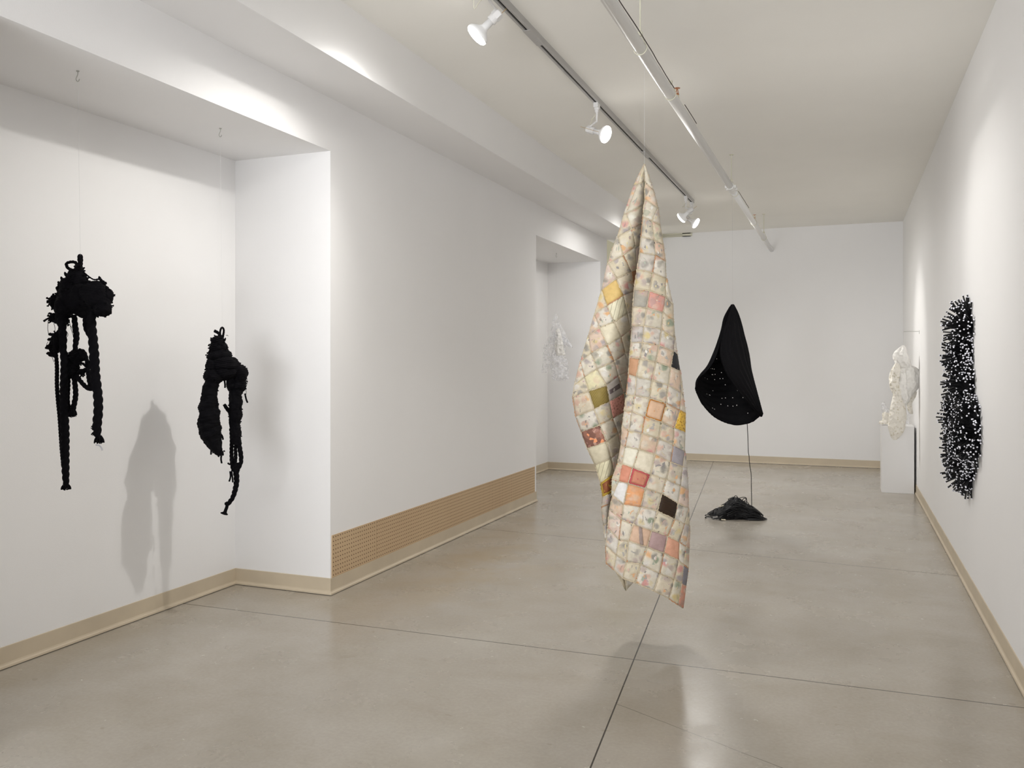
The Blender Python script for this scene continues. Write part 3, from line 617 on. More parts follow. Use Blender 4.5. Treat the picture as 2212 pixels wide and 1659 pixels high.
    if kind == 'text':
        w = noise_(1, 0); mp = N.new('ShaderNodeMapping'); mp.inputs['Rotation'].default_value = (0, 0, .3); mp.inputs['Scale'].default_value = (230, 90, 1); L.new(uv.outputs[0], mp.inputs['Vector']); L.new(mp.outputs[0], w.inputs['Vector'])
        ms = ramp(w.outputs[0], [(.34, (.35, .2, .18)), (.42, (1, 1, 1))]); col = mix(.7, col, ms, 'MULTIPLY')
    if kind == 'flakes':
        vo = N.new('ShaderNodeTexVoronoi'); vo.inputs['Scale'].default_value = 60; L.new(uv.outputs[0], vo.inputs['Vector']); s2 = N.new('ShaderNodeSeparateColor'); L.new(vo.outputs['Color'], s2.inputs[0])
        col = mix(1, col, ramp(s2.outputs[0], [(0, (.25, .12, .09)), (.35, (.42, .22, .17)), (.6, (.36, .17, .12)), (.8, (.60, .36, .28)), (.93, (.95, .4, .2))], True), 'MIX'); 
    L.new(col, b.inputs['Base Color'])
    bp = N.new('ShaderNodeBump'); bp.inputs['Strength'].default_value = .9; bp.inputs['Distance'].default_value = .006; L.new(noise_(30, 5).outputs[0], bp.inputs['Height']); L.new(bp.outputs[0], b.inputs['Normal'])
    return m
M_q = cell_material('scrap_filled_voile'); M_qplain = cell_material('plain_patch_cloth', scrap=0)
M_qstr = cell_material('pinstriped_cloth', scrap=0, kind='stripes'); M_qdk = cell_material('corded_cloth', scrap=0, kind='dark_stripes')
M_qmesh = cell_material('woven_mesh_cloth', scrap=0, kind='mesh'); M_qtext = cell_material('printed_cloth', scrap=0, kind='text')
M_qfl = cell_material('flake_filled_cloth', scrap=0, kind='flakes'); M_qcol = cell_material('tinted_scrap_cloth', scrap=.45)
M_seam = mat('raw_cotton_seam', (.66, .56, .40), .9, bump=.8, bscale=300, var=.25, vscale=25)
M_seam2 = mat('rust_thread_seam', (.55, .30, .16), .9, var=.3, vscale=30)

class QMesh:
    def __init__(s): s.v = []; s.f = []; s.uv = []; s.c = []
    def cell(s, A, B, C, D, dep, col, n=7, puff=.010, r=None, inset=0, lift=0):
        """A B top pair, D C bottom pair, picture coordinates; puffed pillow quad"""
        if inset:
            cx = sum(p[0] for p in (A, B, C, D))/4; cy = sum(p[1] for p in (A, B, C, D))/4
            A, B, C, D = [(p[0]+(cx-p[0])*inset, p[1]+(cy-p[1])*inset) for p in (A, B, C, D)]
        sz = min(math.hypot(C[0]-B[0], C[1]-B[1]), math.hypot(A[0]-D[0], A[1]-D[1]), 40); wd = max(math.hypot(B[0]-A[0], B[1]-A[1]), math.hypot(C[0]-D[0], C[1]-D[1]))
        k = min(1, sz/32, wd/26); base = len(s.v); se = rnd.uniform(0, 40)
        for j in range(n+1):
            for i in range(n+1):
                p, q = i/n, j/n
                x = (A[0]*(1-p)+B[0]*p)*(1-q)+(D[0]*(1-p)+C[0]*p)*q; y = (A[1]*(1-p)+B[1]*p)*(1-q)+(D[1]*(1-p)+C[1]*p)*q
                e = (math.sin(PI*p)*math.sin(PI*q))**.55 if 0 < i < n and 0 < j < n else 0
                w = (noise.noise(Vector((x*.11+se, y*.11, se)))*.006+noise.noise(Vector((x*.3+se, y*.17, se)))*.0035)*e
                s.v.append(at(x, y, QD+dep(x, y)-puff*k*e-w-lift)); s.uv.append((x*QK+se*3, -y*QK+se))
        for j in range(n):
            for i in range(n):
                a = base+j*(n+1)+i; s.f.append((a, a+n+1, a+n+2, a+1)); s.c.append(col)
    def scraps(s, out, R, n=7):
        """flat cuttings and threads showing through the cloth of every cell"""
        per = (n+1)**2
        for base in range(0, len(s.v), per):
            def surf(p, q):
                x, y = p*n, q*n; i, j = min(int(x), n-1), min(int(y), n-1); fx, fy = x-i, y-j; g = lambda a, b_: s.v[base+b_*(n+1)+a]
                return (g(i, j)*(1-fx)+g(i+1, j)*fx)*(1-fy)+(g(i, j+1)*(1-fx)+g(i+1, j+1)*fx)*fy-Fv*.0064
            wdt = (s.v[base+n]-s.v[base]).length+(s.v[base+per-1]-s.v[base+per-1-n]).length
            if wdt < .05: continue
            for _ in range(R.choice((1, 2, 3, 4))):
                kind = R.random(); mi = R.choice((0, 0, 0, 1, 1, 2, 3, 4, 5, 6)); cx, cy = R.uniform(.25, .75), R.uniform(.25, .75); a = R.uniform(0, PI)
                if kind < .45:      # thread or pencil-like curve
                    ln = R.uniform(.15, .34); cv = R.uniform(-2.2, 2.2); w = R.choice((.011, .014, .03)); pts = []
                    x, y = cx-ln*.6*math.cos(a), cy-ln*.6*math.sin(a); th = a-cv*.5
                    for k in range(9):
                        pts.append((x, y, th)); x += ln/7*math.cos(th); y += ln/7*math.sin(th); th += cv/8
                    pts = [(min(.9, max(.1, x)), min(.9, max(.1, y)), t) for x, y, t in pts]
                    L = [surf(x-w*math.sin(t), y+w*math.cos(t)) for x, y, t in pts]+[surf(x+w*math.sin(t), y-w*math.cos(t)) for x, y, t in pts]
                    m = len(pts); out.add(L, [(k, k+1, m+k+1, m+k) for k in range(m-1)], mi)
                else:               # irregular cut piece
                    k = R.choice((3, 4, 4, 5)); r = R.uniform(.07, .17); ring = []
                    for q in range(k):
                        t = a+2*PI*q/k+R.uniform(-.35, .35); rr = r*R.uniform(.6, 1.25); ring.append((cx+rr*math.cos(t)*R.uniform(.5, 1), cy+rr*math.sin(t)))
                    fine = []
                    for q in range(k):
                        (x0, y0), (x1, y1) = ring[q], ring[(q+1) % k]
                        for f in (0, .34, .67): fine.append(surf(min(.93, max(.07, x0+(x1-x0)*f)), min(.93, max(.07, y0+(y1-y0)*f))))
                    c = surf(cx, cy); out.add([c]+fine, [(0, 1+q, 1+(q+1) % len(fine)) for q in range(len(fine))], mi)
    def build(s, name, m, parent, label=None):
        me = bpy.data.meshes.new(name); me.from_pydata([tuple(p) for p in s.v], [], s.f); me.materials.append(m)
        ca = me.color_attributes.new('patch', 'FLOAT_COLOR', 'CORNER'); ul = me.uv_layers.new(name='UVMap')
        for pi, p in enumerate(me.polygons):
            p.use_smooth = True
            for li in p.loop_indices:
                ca.data[li].color = (*s.c[pi], 1); ul.data[li].uv = s.uv[me.loops[li].vertex_index]
        o = bpy.data.objects.new(name, me); COL.objects.link(o); o.parent = parent
        if parent.type == 'EMPTY': o.matrix_parent_inverse = parent_inv(parent)
        so = o.modifiers.new('thickness', 'SOLIDIFY'); so.thickness = .004; so.offset = 1
        if label: o['label'] = label
        return o
def quilt():
    t = thing('patchwork_quilt', 'large cream patchwork quilt sculpture of scrap-filled squares, hanging folded to a point', 'quilt', at(1392, 356, QD))
    R = random.Random(23)
    front = QMesh(); left = QMesh(); back = QMesh(); seams = []; special = []
    def rowpts(r):  # extend the row round the right-hand side
        L = list(r); xr, yr = L[-1]; s = interp(RSIL, yr)
        while len(L) < 9: L.append((max(L[-1][0], min(s, L[-1][0]+26)), L[-1][1]+ (6 if len(L) < 9 and L[-1][0] < s-2 else 0)))
        return L[:9]
    SPF = {(7, 1): ('red', (.72, .26, .22), M_qcol, 'coral red patch', None), (7, 0): ('grey', (.33, .32, .29), M_qcol, 'grey patch with yellow dashes', None),
           (11, 0): ('rust', (.60, .34, .20), M_qplain, 'rust orange patch', None), (13, 2): ('orange', (.62, .25, .05), M_qplain, 'burnt orange patch with a peach centre', ((.72, .48, .32), .16)),
           (17, 1): ('coral', (.70, .30, .20), M_qplain, 'coral patch', None), (17, 2): ('crimson', (.56, .11, .12), M_qplain, 'crimson framed patch with a coral centre', ((.62, .25, .16), .26)),
           (16, 1): ('white', (.84, .80, .66), M_qplain, 'plain off white patch with thin thread lines', None), (16, 2): ('beige', (.76, .69, .54), M_qplain, 'plain beige patch', None),
           (18, 2): ('orange', (.82, .30, .07), M_qcol, 'bright orange patch with scraps', None), (18, 1): ('white', (.84, .82, .80), M_qplain, 'plain white patch', None), (18, 0): ('teal', (.55, .62, .54), M_qcol, 'pale green patch', None),
           (18, 4): ('black', (.075, .045, .03), M_qdk, 'black patch of corded brown stripes', None), (20, 3): ('peach', (.72, .50, .36), M_qplain, 'peach patch with a grey stripe', ((.36, .28, .25), .0)),
           (20, 4): ('mauve', (.46, .32, .31), M_qplain, 'mauve grey patch', None), (20, 5): ('coral', (.72, .38, .26), M_qplain, 'peach coral patch', None),
           (21, 7): ('grey', (.24, .23, .26), M_qplain, 'dark grey patch', None), (22, 7): ('red', (.68, .22, .14), M_qcol, 'red patch on the lower right edge', None),
           (13, 4): ('ochre', (.78, .50, .08), M_qtext, 'ochre yellow patch with scribbled marks', None), (10, 3): ('black', (.02, .02, .022), M_qplain, 'black patch on the right edge', None), (15, 4): ('grey', (.38, .35, .37), M_qplain, 'grey patch', None)}
    for i in range(len(FR)-1):
        a, b_ = rowpts(FR[i]), rowpts(FR[i+1])
        for j in range(8):
            A, B, C, D = a[j], a[j+1], b_[j+1], b_[j]
            if max(abs(B[0]-A[0]), abs(C[0]-D[0])) < 3: continue
            q = SPF.get((i, j))
            if q: special.append((q, A, B, C, D, qdepth_front))
            else:
                c = R.choice(CREAM); tint = R.random()
                if tint < .12: c = (c[0], c[1]*.82, c[2]*.8)
                elif tint < .2: c = (c[0]*.84, c[1]*.86, c[2]*.95)
                front.cell(A, B, C, D, qdepth_front, c)
            seams.append((A, B, qdepth_front)); seams.append((A, D, qdepth_front)); seams.append((B, C, qdepth_front))
            if i == len(FR)-2: seams.append((D, C, qdepth_front))
    ids = 'edcbazyxk'
    def lrow(r):
        out = []
        first = min([ids.index(k) for k in r if k != 'e'] or [8])
        for n_, k in enumerate(ids):
            if k in r: out.append(r[k])
            elif n_ < first: out.append(r['e'])
            else: out.append(r['k'])
        return out
    SPL = {(5, 'a'): ('yellow', (.74, .52, .20), M_qplain, 'golden yellow patch', None), (6, 'a'): ('cream', (.80, .75, .56), M_qstr, 'cream patch with thin grey stripes', None),
           (7, 'b'): ('beige', (.78, .71, .54), M_qplain, 'plain beige patch', None), (10, 'd'): ('olive', (.30, .235, .075), M_qmesh, 'olive green mesh patch', None), (11, 'c'): ('coral', (.68, .32, .26), M_qtext, 'coral patch with faint writing', None),
           (10, 'c'): ('grey', (.50, .46, .42), M_qplain, 'grey patch with a dark bar', ((.14, .11, .11), .0)), (12, 'e'): ('brown', (.8, .7, .6), M_qfl, 'patch filled with red brown flakes', None), (13, 'e'): ('beige', (.74, .67, .50), M_qplain, 'plain beige patch', None),
           (14, 'e'): ('cream', (.80, .74, .52), M_qstr, 'cream patch with thin grey stripes', None), (15, 'e'): ('mustard', (.50, .33, .05), M_qplain, 'mustard patch with a brown centre', ((.30, .10, .04), .34)),
           (2, 'e'): ('salmon', (.74, .44, .36), M_qplain, 'salmon pink patch', None), (5, 'y'): ('brown', (.36, .17, .08), M_qplain, 'brown patch inside the fold', None), (9, 'd'): ('lemon', (.80, .74, .45), M_qcol, 'pale yellow patch', None)}
    for i in range(len(LF)-1):
        a, b_ = lrow(LF[i]), lrow(LF[i+1])
        for j in range(8):
            A, B, C, D = a[j], a[j+1], b_[j+1], b_[j]
            if max(abs(B[0]-A[0]), abs(C[0]-D[0])) < 3: continue
            q = SPL.get((i, ids[j]))
            if q: special.append((q, A, B, C, D, qdepth_left))
            else:
                c = R.choice(CREAM)
                if R.random() < .2: c = (c[0], c[1]*.82, c[2]*.8)
                if i >= 16: c = (.42, .38, .33)  # lowest cells darkened in colour for the shaded inside of the fold
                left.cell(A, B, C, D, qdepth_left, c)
            seams.append((A, B, qdepth_left)); seams.append((A, D, qdepth_left)); seams.append((B, C, qdepth_left))
    # back of the folded cloth
    nb = 24; ys = [360+(1236-360)*i/nb for i in range(nb+1)]
    def bx(s, y): 
        xl = interp(LSIL, y)+6*min(1, (y-355)/60) if y < 1165 else 1314+(y-1165)*.12
        return xl+(interp(RSIL, y)-4*min(1, (y-355)/60)-xl)*s
    hem = [1214, 1276, 1250, 1240, 1262, 1285, 1300]
    for i in range(nb):
        for j in range(6):
            def pt(ii, jj):
                y = ys[ii]; 
                if ii == nb: y = hem[jj]
                return (bx(jj/6, y), y)
            A, B, C, D = pt(i, j), pt(i, j+1), pt(i+1, j+1), pt(i+1, j)
            if B[0]-A[0] < 1: continue
            c = R.choice(CREAM); 
            if R.random() < .15: c = (.7, .42, .3)
            back.cell(B, A, D, C, qdepth_back, c, n=4, puff=-.008)
            seams.append((A, B, qdepth_back)); seams.append((A, D, qdepth_back))
    fo = front.build('front_flap', M_q, t); lo = left.build('left_flap', M_q, t); back.build('back_flap', M_q, t)
    SM = [mat('grey_scrap', (.44, .41, .37), .7), mat('dark_scrap', (.30, .28, .27), .7), mat('salmon_scrap', (.66, .46, .37), .7), mat('yellow_scrap', (.68, .58, .34), .7), mat('green_scrap', (.44, .47, .38), .7), mat('white_scrap', (.80, .77, .70), .7), mat('orange_scrap', (.74, .44, .24), .7)]
    for q, o in ((front, fo), (left, lo)):
        b = MB(); q.scraps(b, R); b.build('scraps', SM, o, kind='stuff', label='muted cloth scraps and threads')
    for (nm, col, m, lab, ins), A, B, C, D, dep in special:
        q = QMesh(); q.cell(A, B, C, D, dep, col); o = q.build('patch', m, t, label=lab)
        if ins:
            q = QMesh()
            if ins[1] > 0: q.cell(A, B, C, D, dep, ins[0], inset=ins[1]+.02, puff=.006, lift=.008)
            else:
                def lerp(P, Q, f): return (P[0]+(Q[0]-P[0])*f, P[1]+(Q[1]-P[1])*f)
                if nm == 'peach': q.cell(lerp(A, B, .30), lerp(A, B, .46), lerp(D, C, .78), lerp(D, C, .60), dep, ins[0], inset=.05, puff=.006, lift=.0125)
                else: q.cell(lerp(lerp(A, D, .38), lerp(B, C, .38), .14), lerp(lerp(A, D, .38), lerp(B, C, .38), .9), lerp(lerp(A, D, .62), lerp(B, C, .62), .9), lerp(lerp(A, D, .62), lerp(B, C, .62), .14), dep, ins[0], puff=.003, lift=.013)
            q.build('inset', M_qplain, o, label='differently coloured centre')
    # frayed seams
    done = set(); b = MB()
    def frayed(b, A, B, dep):
        key = (round(A[0]), round(A[1]), round(B[0]), round(B[1]), dep.__name__)
        l = math.hypot(B[0]-A[0], B[1]-A[1])
        if key in done or l < 4: return
        done.add(key); n = max(3, int(l/2.6)); mi = 1 if R.random() < .12 else 0
        pts = []; rr = []
        for i in range(n+1):
            f = i/n; jx = R.uniform(-.7, .7) if 0 < i < n else 0; jy = R.uniform(-.7, .7) if 0 < i < n else 0
            x = A[0]+(B[0]-A[0])*f+jx; y = A[1]+(B[1]-A[1])*f+jy
            o = -.004 if dep is not qdepth_back else .004
            pts.append(at(x, y, QD+dep(A[0]+(B[0]-A[0])*f, A[1]+(B[1]-A[1])*f)+o)); rr.append(QK*R.uniform(.9, 1.75))
            if R.random() < .8:
                p = pts[-1]; q = p+Rv*R.uniform(-.008, .008)+Uv*R.uniform(-.008, .008)-Fv*.003
                b.tube([p, q], .0008, 4, mi=mi)
        b.tube(pts, rr, 6, mi=mi)
    for A, B, dep in seams: frayed(b, A, B, dep)
    b.build('seams', [M_seam, M_seam2], t, smooth=True, label='frayed cotton seams')
    b = MB()
    for _ in range(130):
        A, B, dep = R.choice(seams); f = R.random(); x = A[0]+(B[0]-A[0])*f; y = A[1]+(B[1]-A[1])*f
        p = at(x, y, QD+dep(x, y)-.006); q = p+Rv*R.uniform(-.008, .008)+Uv*R.uniform(-.009, .009)
        b.tube([p, p.lerp(q, .5)-Fv*.003, q], .0013, 5, mi=R.choice((0, 0, 1, 2)))
    b.build('thread_knots', [mat('dark_thread', (.05, .03, .05), .8), mat('red_thread', (.65, .12, .10), .8), mat('orange_thread', (.75, .25, .05), .8)], t, kind='stuff', label='tiny dark and red thread ends')
    nylon('nylon_line', Vector((XP, 4.286, ZP-RP)), at(1392, 357, QD), 'clear nylon line holding the patchwork quilt below the white pipe', .0005)
quilt()

# ------------------------------------------------------------------ black crocheted hat shape and its cord
CD = 7.755
def cone():
    d = CD; k = d/FPX
    t = thing('crocheted_cone', 'large black crocheted folded cone hanging above the coiled cord', 'sculpture', at(1582, 657, d))
    N_ = 9
    def col(pts): return smoothpath(pts, 24)
    K = [col([(1580, 658, -.01), (1571, 685, -.04), (1562, 715, -.07), (1557, 745, -.10), (1557, 770, -.13), (1568, 803, -.16), (1590, 838, -.15), (1615, 868, -.10), (1643, 899, -.02)]),
         col([(1582, 657, -.02), (1580, 682, -.07), (1577, 710, -.11), (1576, 738, -.15), (1580, 765, -.18), (1592, 795, -.19), (1610, 828, -.17), (1628, 860, -.11), (1645, 899, -.01)]),
         col([(1584, 657, 0), (1590, 675, -.03), (1597, 700, -.06), (1602, 725, -.08), (1608, 748, -.09), (1613, 775, -.09), (1621, 805, -.08), (1634, 850, -.05), (1646, 897, .0)]),
         col([(1586, 658, .01), (1594, 675, .02), (1602, 700, .03), (1608, 725, .04), (1614, 748, .04), (1619, 772, .05), (1623, 803, .05), (1634, 848, .04), (1646, 893, .02)]),
         col([(1586, 659, .02), (1591, 680, .07), (1597, 705, .12), (1601, 730, .16), (1604, 755, .19), (1607, 785, .20), (1612, 820, .19), (1618, 865, .15), (1624, 911, .10)]),
         col([(1583, 658, .02), (1582, 680, .09), (1580, 705, .15), (1578, 730, .20), (1576, 755, .24), (1574, 785, .26), (1576, 825, .25), (1580, 870, .20), (1586, 917, .12)]),
         col([(1580, 658, .02), (1573, 682, .06), (1564, 710, .11), (1556, 738, .15), (1549, 765, .18), (1544, 795, .20), (1542, 830, .20), (1543, 865, .15), (1546, 902, .08)]),
         col([(1578, 660, .01), (1567, 685, .02), (1560, 712, .04), (1553, 740, .06), (1545, 765, .08), (1532, 795, .09), (1520, 822, .08), (1515, 848, .05), (1517, 872, .01)]),
         col([(1576, 662, 0), (1564, 685, -.01), (1558, 712, -.01), (1550, 738, -.01), (1541, 762, -.01), (1528, 790, -.01), (1512, 810, -.02), (1504, 825, -.03), (1503, 842, -.04)]),
         col([(1577, 662, -.01), (1568, 690, -.03), (1561, 716, -.05), (1555, 742, -.07), (1549, 764, -.08), (1538, 787, -.09), (1524, 804, -.09), (1511, 816, -.08), (1505, 834, -.06)])]
    nr = len(K[0]); NC = 216
    rows = []
    for i in range(nr):
        ring = smoothpath([c[i] for c in K], NC//(len(K)-1)); rows.append(ring)
    nc = len(rows[0]); R = random.Random(9)
    # knitted ridges: finely resampled rows with a rib in and out of the cloth
    me_v = []; nrow = 230
    for a in range(nrow+1):
        f = a/nrow*(nr-1); i = min(int(f), nr-2); g = f-i
        for j in range(nc):
            p, q = rows[i][j], rows[i+1][j]; me_v.append(Vector([p[m]*(1-g)+q[m]*g for m in range(3)]))
    pos = [at(p[0], p[1], d+p[2]) for p in me_v]
    out = []
    for a in range(nrow+1):
        for j in range(nc):
            i0 = a*nc+j; up = pos[max(a-1, 0)*nc+j]; dn = pos[min(a+1, nrow)*nc+j]; l = pos[a*nc+max(j-1, 0)]; r_ = pos[a*nc+min(j+1, nc-1)]
            n_ = (dn-up).cross(r_-l); n_ = n_.normalized() if n_.length > 1e-9 else Vector((0, 0, 1))
            tt = j/nc; taper = min(1, a/40)
            if tt < .36 or tt > .86: h = math.sin(2*PI*j/8.0)        # ribs run with the folded edge
            else: h = math.sin(2*PI*a/10.0)                         # inside: rings
            stitch = .45*math.sin(2*PI*a/3.1+(j//8) % 2*PI)
            out.append(pos[i0]+n_*(.0042*h+.0018*stitch)*taper+Vector((R.uniform(-1, 1), R.uniform(-1, 1), R.uniform(-1, 1)))*.0006)
    fs = []
    for a in range(nrow):
        for j in range(nc-1):
            tt = j/nc
            if .44 < tt < .80 and 90 < a < nrow-14 and (a % 10) in (4, 5) and R.random() < .03: continue    # dropped stitches let the wall through
            fs.append((a*nc+j, (a+1)*nc+j, (a+1)*nc+j+1, a*nc+j+1))
    b = MB(); b.add(out, fs); b.build('crochet_shell', M_croc, t, smooth=True)
    # rolled rim
    b = MB(); rim = [pos[nrow*nc+j] for j in range(0, nc, 2)]; b.tube(rim, .0055, 8, fn=lambda a, s, i: 1+.25*math.sin(s*900)); 
    edge = [pos[a*nc] for a in range(0, nrow+1, 3)]; b.tube(edge, .005, 8, fn=lambda a, s, i: 1+.25*math.sin(s*900)); b.build('rim', M_black, t, smooth=True)
    nylon('nylon_line', Vector((XP, 7.96, ZP-RP)), at(1583, 658, d), 'clear nylon line holding up the black crocheted cone', .0007)
cone()
def cord_coil():
    d = 7.86; R = random.Random(41); k = d/FPX
    base = at(1588, 1112, d); base.z = 0
    t = thing('coiled_cord', 'heap of thin black cord on the floor with one strand rising to the cone', 'cord', base)
    b = MB(); r = .0034
    P, _ = trace([(1614, 914, 1, .1), (1615.5, 945, 1, .04), (1616.5, 975, 1), (1618, 985, 1), (1619, 1000, 1), (1622.5, 1025, 1), (1623, 1050, 1), (1623.5, 1070, 1), (1624, 1098, 1)], d, 6)
    b.tube(P, r, 7)
    def hgt(x):   # silhouette height above floor in metres over local x (metres)
        tab = [(-.27, .02), (-.20, .06), (-.14, .09), (-.08, .135), (-.02, .19), (.03, .185), (.10, .135), (.17, .10), (.22, .06), (.26, .02)]
        for (x0, h0), (x1, h1) in zip(tab, tab[1:]):
            if x <= x1: return h0+(h1-h0)*max(0, (x-x0)/(x1-x0))
        return .02
    def loop(cx, cy, cz, a, w, ang, tilt, n=26, arc=1.0, lift=0):
        pts = []; 
        ph = R.uniform(0, 2*PI)
        for i in range(n+1):
            q = ph+2*PI*arc*i/n; x = a*math.cos(q); y = w*math.sin(q)
            xx = cx+x*math.cos(ang)-y*math.sin(ang); yy = cy+x*math.sin(ang)+y*math.cos(ang)
            top = max(.012, hgt(xx)*(1-min(1, (yy/.17)**2)*.9))
            zz = min(cz+tilt*x+.012*math.sin(3*q+ph), top)+lift*max(0, math.sin(q))
            pts.append(base+Rv*xx+Fv*yy+Uv*(max(.004, zz)))
        b.tube(pts, r, 6)
    for i in range(330):
        cx = R.uniform(-.12, .12); a = R.uniform(.06, .15); cx = max(-.25+a, min(.25-a, cx))
        cz = hgt(cx)*R.random()**.6; loop(cx, R.uniform(-.07, .06)*(1-cz*3), cz, a, R.uniform(.015, .06), R.uniform(-.25, .25), R.uniform(-.75, .15))
    for i in range(90):     # strands on the surface of the heap, fanning to the left and right
        x0 = R.uniform(-.24, -.02); x1 = R.uniform(.05, .25); y = R.uniform(-.15, -.02); pts = []
        f0 = R.uniform(.2, 1)
        for s in range(13):
            q = s/12; x = x0+(x1-x0)*q; h = hgt(x)*f0*(1-(abs(y)/.17)**2*.8)
            pts.append(base+Rv*x+Fv*(y*(1-.3*math.sin(PI*q)))+Uv*(max(.005, h)))
        b.tube(pts, r, 6)
    for (u, v, w, h, tilt) in ((1590, 1082, 5.5, 18, .1), (1601, 1080, 12, 8, .3), (1608, 1083, 5, 11, -.3), (1611, 1090, 7, 10, -.6), (1562, 1092, 6, 3.5, .5), (1545, 1102, 5, 4, .6), (1538, 1110, 6, 3, .3), (1530, 1113, 7, 2.5, .05), (1531, 1118, 8, 2.5, -.05), (1578, 1078, 5, 3, .2)):
        pts = []
        for i in range(21):
            q = 2*PI*i/20; x = w*math.cos(q); y = h*.62*math.sin(q); pts.append(at(u+x*math.cos(tilt)+y*math.sin(tilt), v-x*math.sin(tilt)+y*math.cos(tilt), d-.03+.02*math.sin(q)))
        b.tube(pts, r, 6)
    for w in (1, .88, .76):  # big loops spilling to the right front
        pts = []
        for i in range(30):
            q = PI*1.15+PI*1.5*i/29; pts.append(base+Rv*(.15+.115*w*math.cos(q))+Fv*(-.09+.075*w*math.sin(q))+Uv*(.008+.03*(1-w)))
        b.tube(pts, r, 6)
    b.build('cord', M_cord, t, smooth=True)
    m = mat('cream_cord_end', (.75, .68, .52), .4)
    for (u, v, a) in ((1563, 1124, -.1), (1559, 1093, .35)):
        b = MB(); p = at(u, v, d-.165 if v > 1100 else d-.05); p.z = max(p.z, .012); dr = Rv*math.cos(a)+Uv*math.sin(a); b.tube([p-dr*.02, p-dr*.006], .0055, 10); b.tube([p-dr*.003, p+dr*.018], .0055, 10); b.build('cord_end', m, t, label='cream plastic cord end')
cord_coil()

# ------------------------------------------------------------------ bristly wall piece on the right wall
def bristle():
    R = random.Random(77)
    t = thing('bristle_wall_piece', 'tall black wall relief bristling with white-tipped cord stubs on the right wall', 'sculpture', (XR, 5.95, 1.2))
    # lobes on the wall: (y, z, ry, rz, thickness)
    lob = [(6.08, 1.66, .28, .13, .12), (6.12, 1.48, .30, .14, .12), (6.05, 1.30, .32, .15, .12), (5.78, 1.03, .30, .20, .10), (6.16, 1.08, .34, .17, .13), (6.02, .90, .38, .16, .13), (6.08, .78, .34, .12, .11)]
    b = MB()
    for y, z, ry, rz, tx in lob:
        b2 = []; nu, nv = 28, 10
        for j in range(nv+1):
            th = PI/2*j/nv
            for i in range(nu):
                ph = 2*PI*i/nu; b2.append((XR-tx*.55*math.cos(th), y+ry*.82*math.sin(th)*math.cos(ph), z+rz*.82*math.sin(th)*math.sin(ph)))
        b.add(b2, [(j*nu+i, j*nu+(i+1) % nu, (j+1)*nu+(i+1) % nu, (j+1)*nu+i) for j in range(nv) for i in range(nu)])
    b.build('backing', M_black, t, smooth=True)
    stubs = []
    for y, z, ry, rz, tx in lob:
        n = int(1500*ry*rz/.045*.19)
        for _ in range(n):
            th = math.acos(R.uniform(.02, 1)) if R.random() < .8 else R.uniform(1.2, 1.55); ph = R.uniform(0, 2*PI)
            nrm = Vector((-math.cos(th)*1.1, math.sin(th)*math.cos(ph), math.sin(th)*math.sin(ph))).normalized()
            p = Vector((XR-tx*.45*math.cos(th), y+ry*.78*math.sin(th)*math.cos(ph), z+rz*.78*math.sin(th)*math.sin(ph)))
            dr = (nrm+Vector((R.uniform(-.3, .3), R.uniform(-.35, .35), R.uniform(-.35, .35)))).normalized()
            q = p+dr*R.uniform(.05, .115)
            if q.x > XR-.008: q.x = XR-.008
            if p.x > XR-.008: p.x = XR-.008
            stubs.append((p, q))
    # nearest/most exposed first
    stubs.sort(key=lambda s: (s[1]-Vector((0, 0, EYE))).length+R.uniform(0, .9))
    def stub(b, p, q):
        dr = (q-p).normalized(); b.tube([p, q], .0048, 8, capmi=0)
        b.tube([q-dr*.0004, q+dr*.0018, q+dr*.0032], [.0050, .0050, .0033], 8, mi=1, capmi=1)
    for p, q in stubs[:100]:
        b = MB(); stub(b, p, q); b.build('cord_stub', [M_cord, M_tip], t)
    b = MB()
    for p, q in stubs[100:]: stub(b, p, q)
    b.build('cord_stubs', [M_cord, M_tip], t, kind='stuff')
bristle()

# ------------------------------------------------------------------ plinth, white figures, bracket, outlet
def plinth():
    b = MB(); x0, x1, y0, y1, h = .385, .712, 10.215, 10.56, .738
    b.box((x0, y0, 0), (x1, y1, h)); o = b.build('plinth', M_ped); m = o.modifiers.new('b', 'BEVEL'); m.width = .002; m.segments = 2
    tag(o, 'white box plinth standing on the floor against the right wall', 'plinth')
plinth()
b = MB(); b.box((XR-.006, 10.02, .205), (XR, 10.09, .32)); b.box((XR-.009, 10.038, .222), (XR-.006, 10.072, .255)); b.box((XR-.009, 10.038, .27), (XR-.006, 10.072, .303))
tag(b.build('wall_outlet', M_plate), 'small white outlet plate low on the right wall beside the plinth', 'outlet')

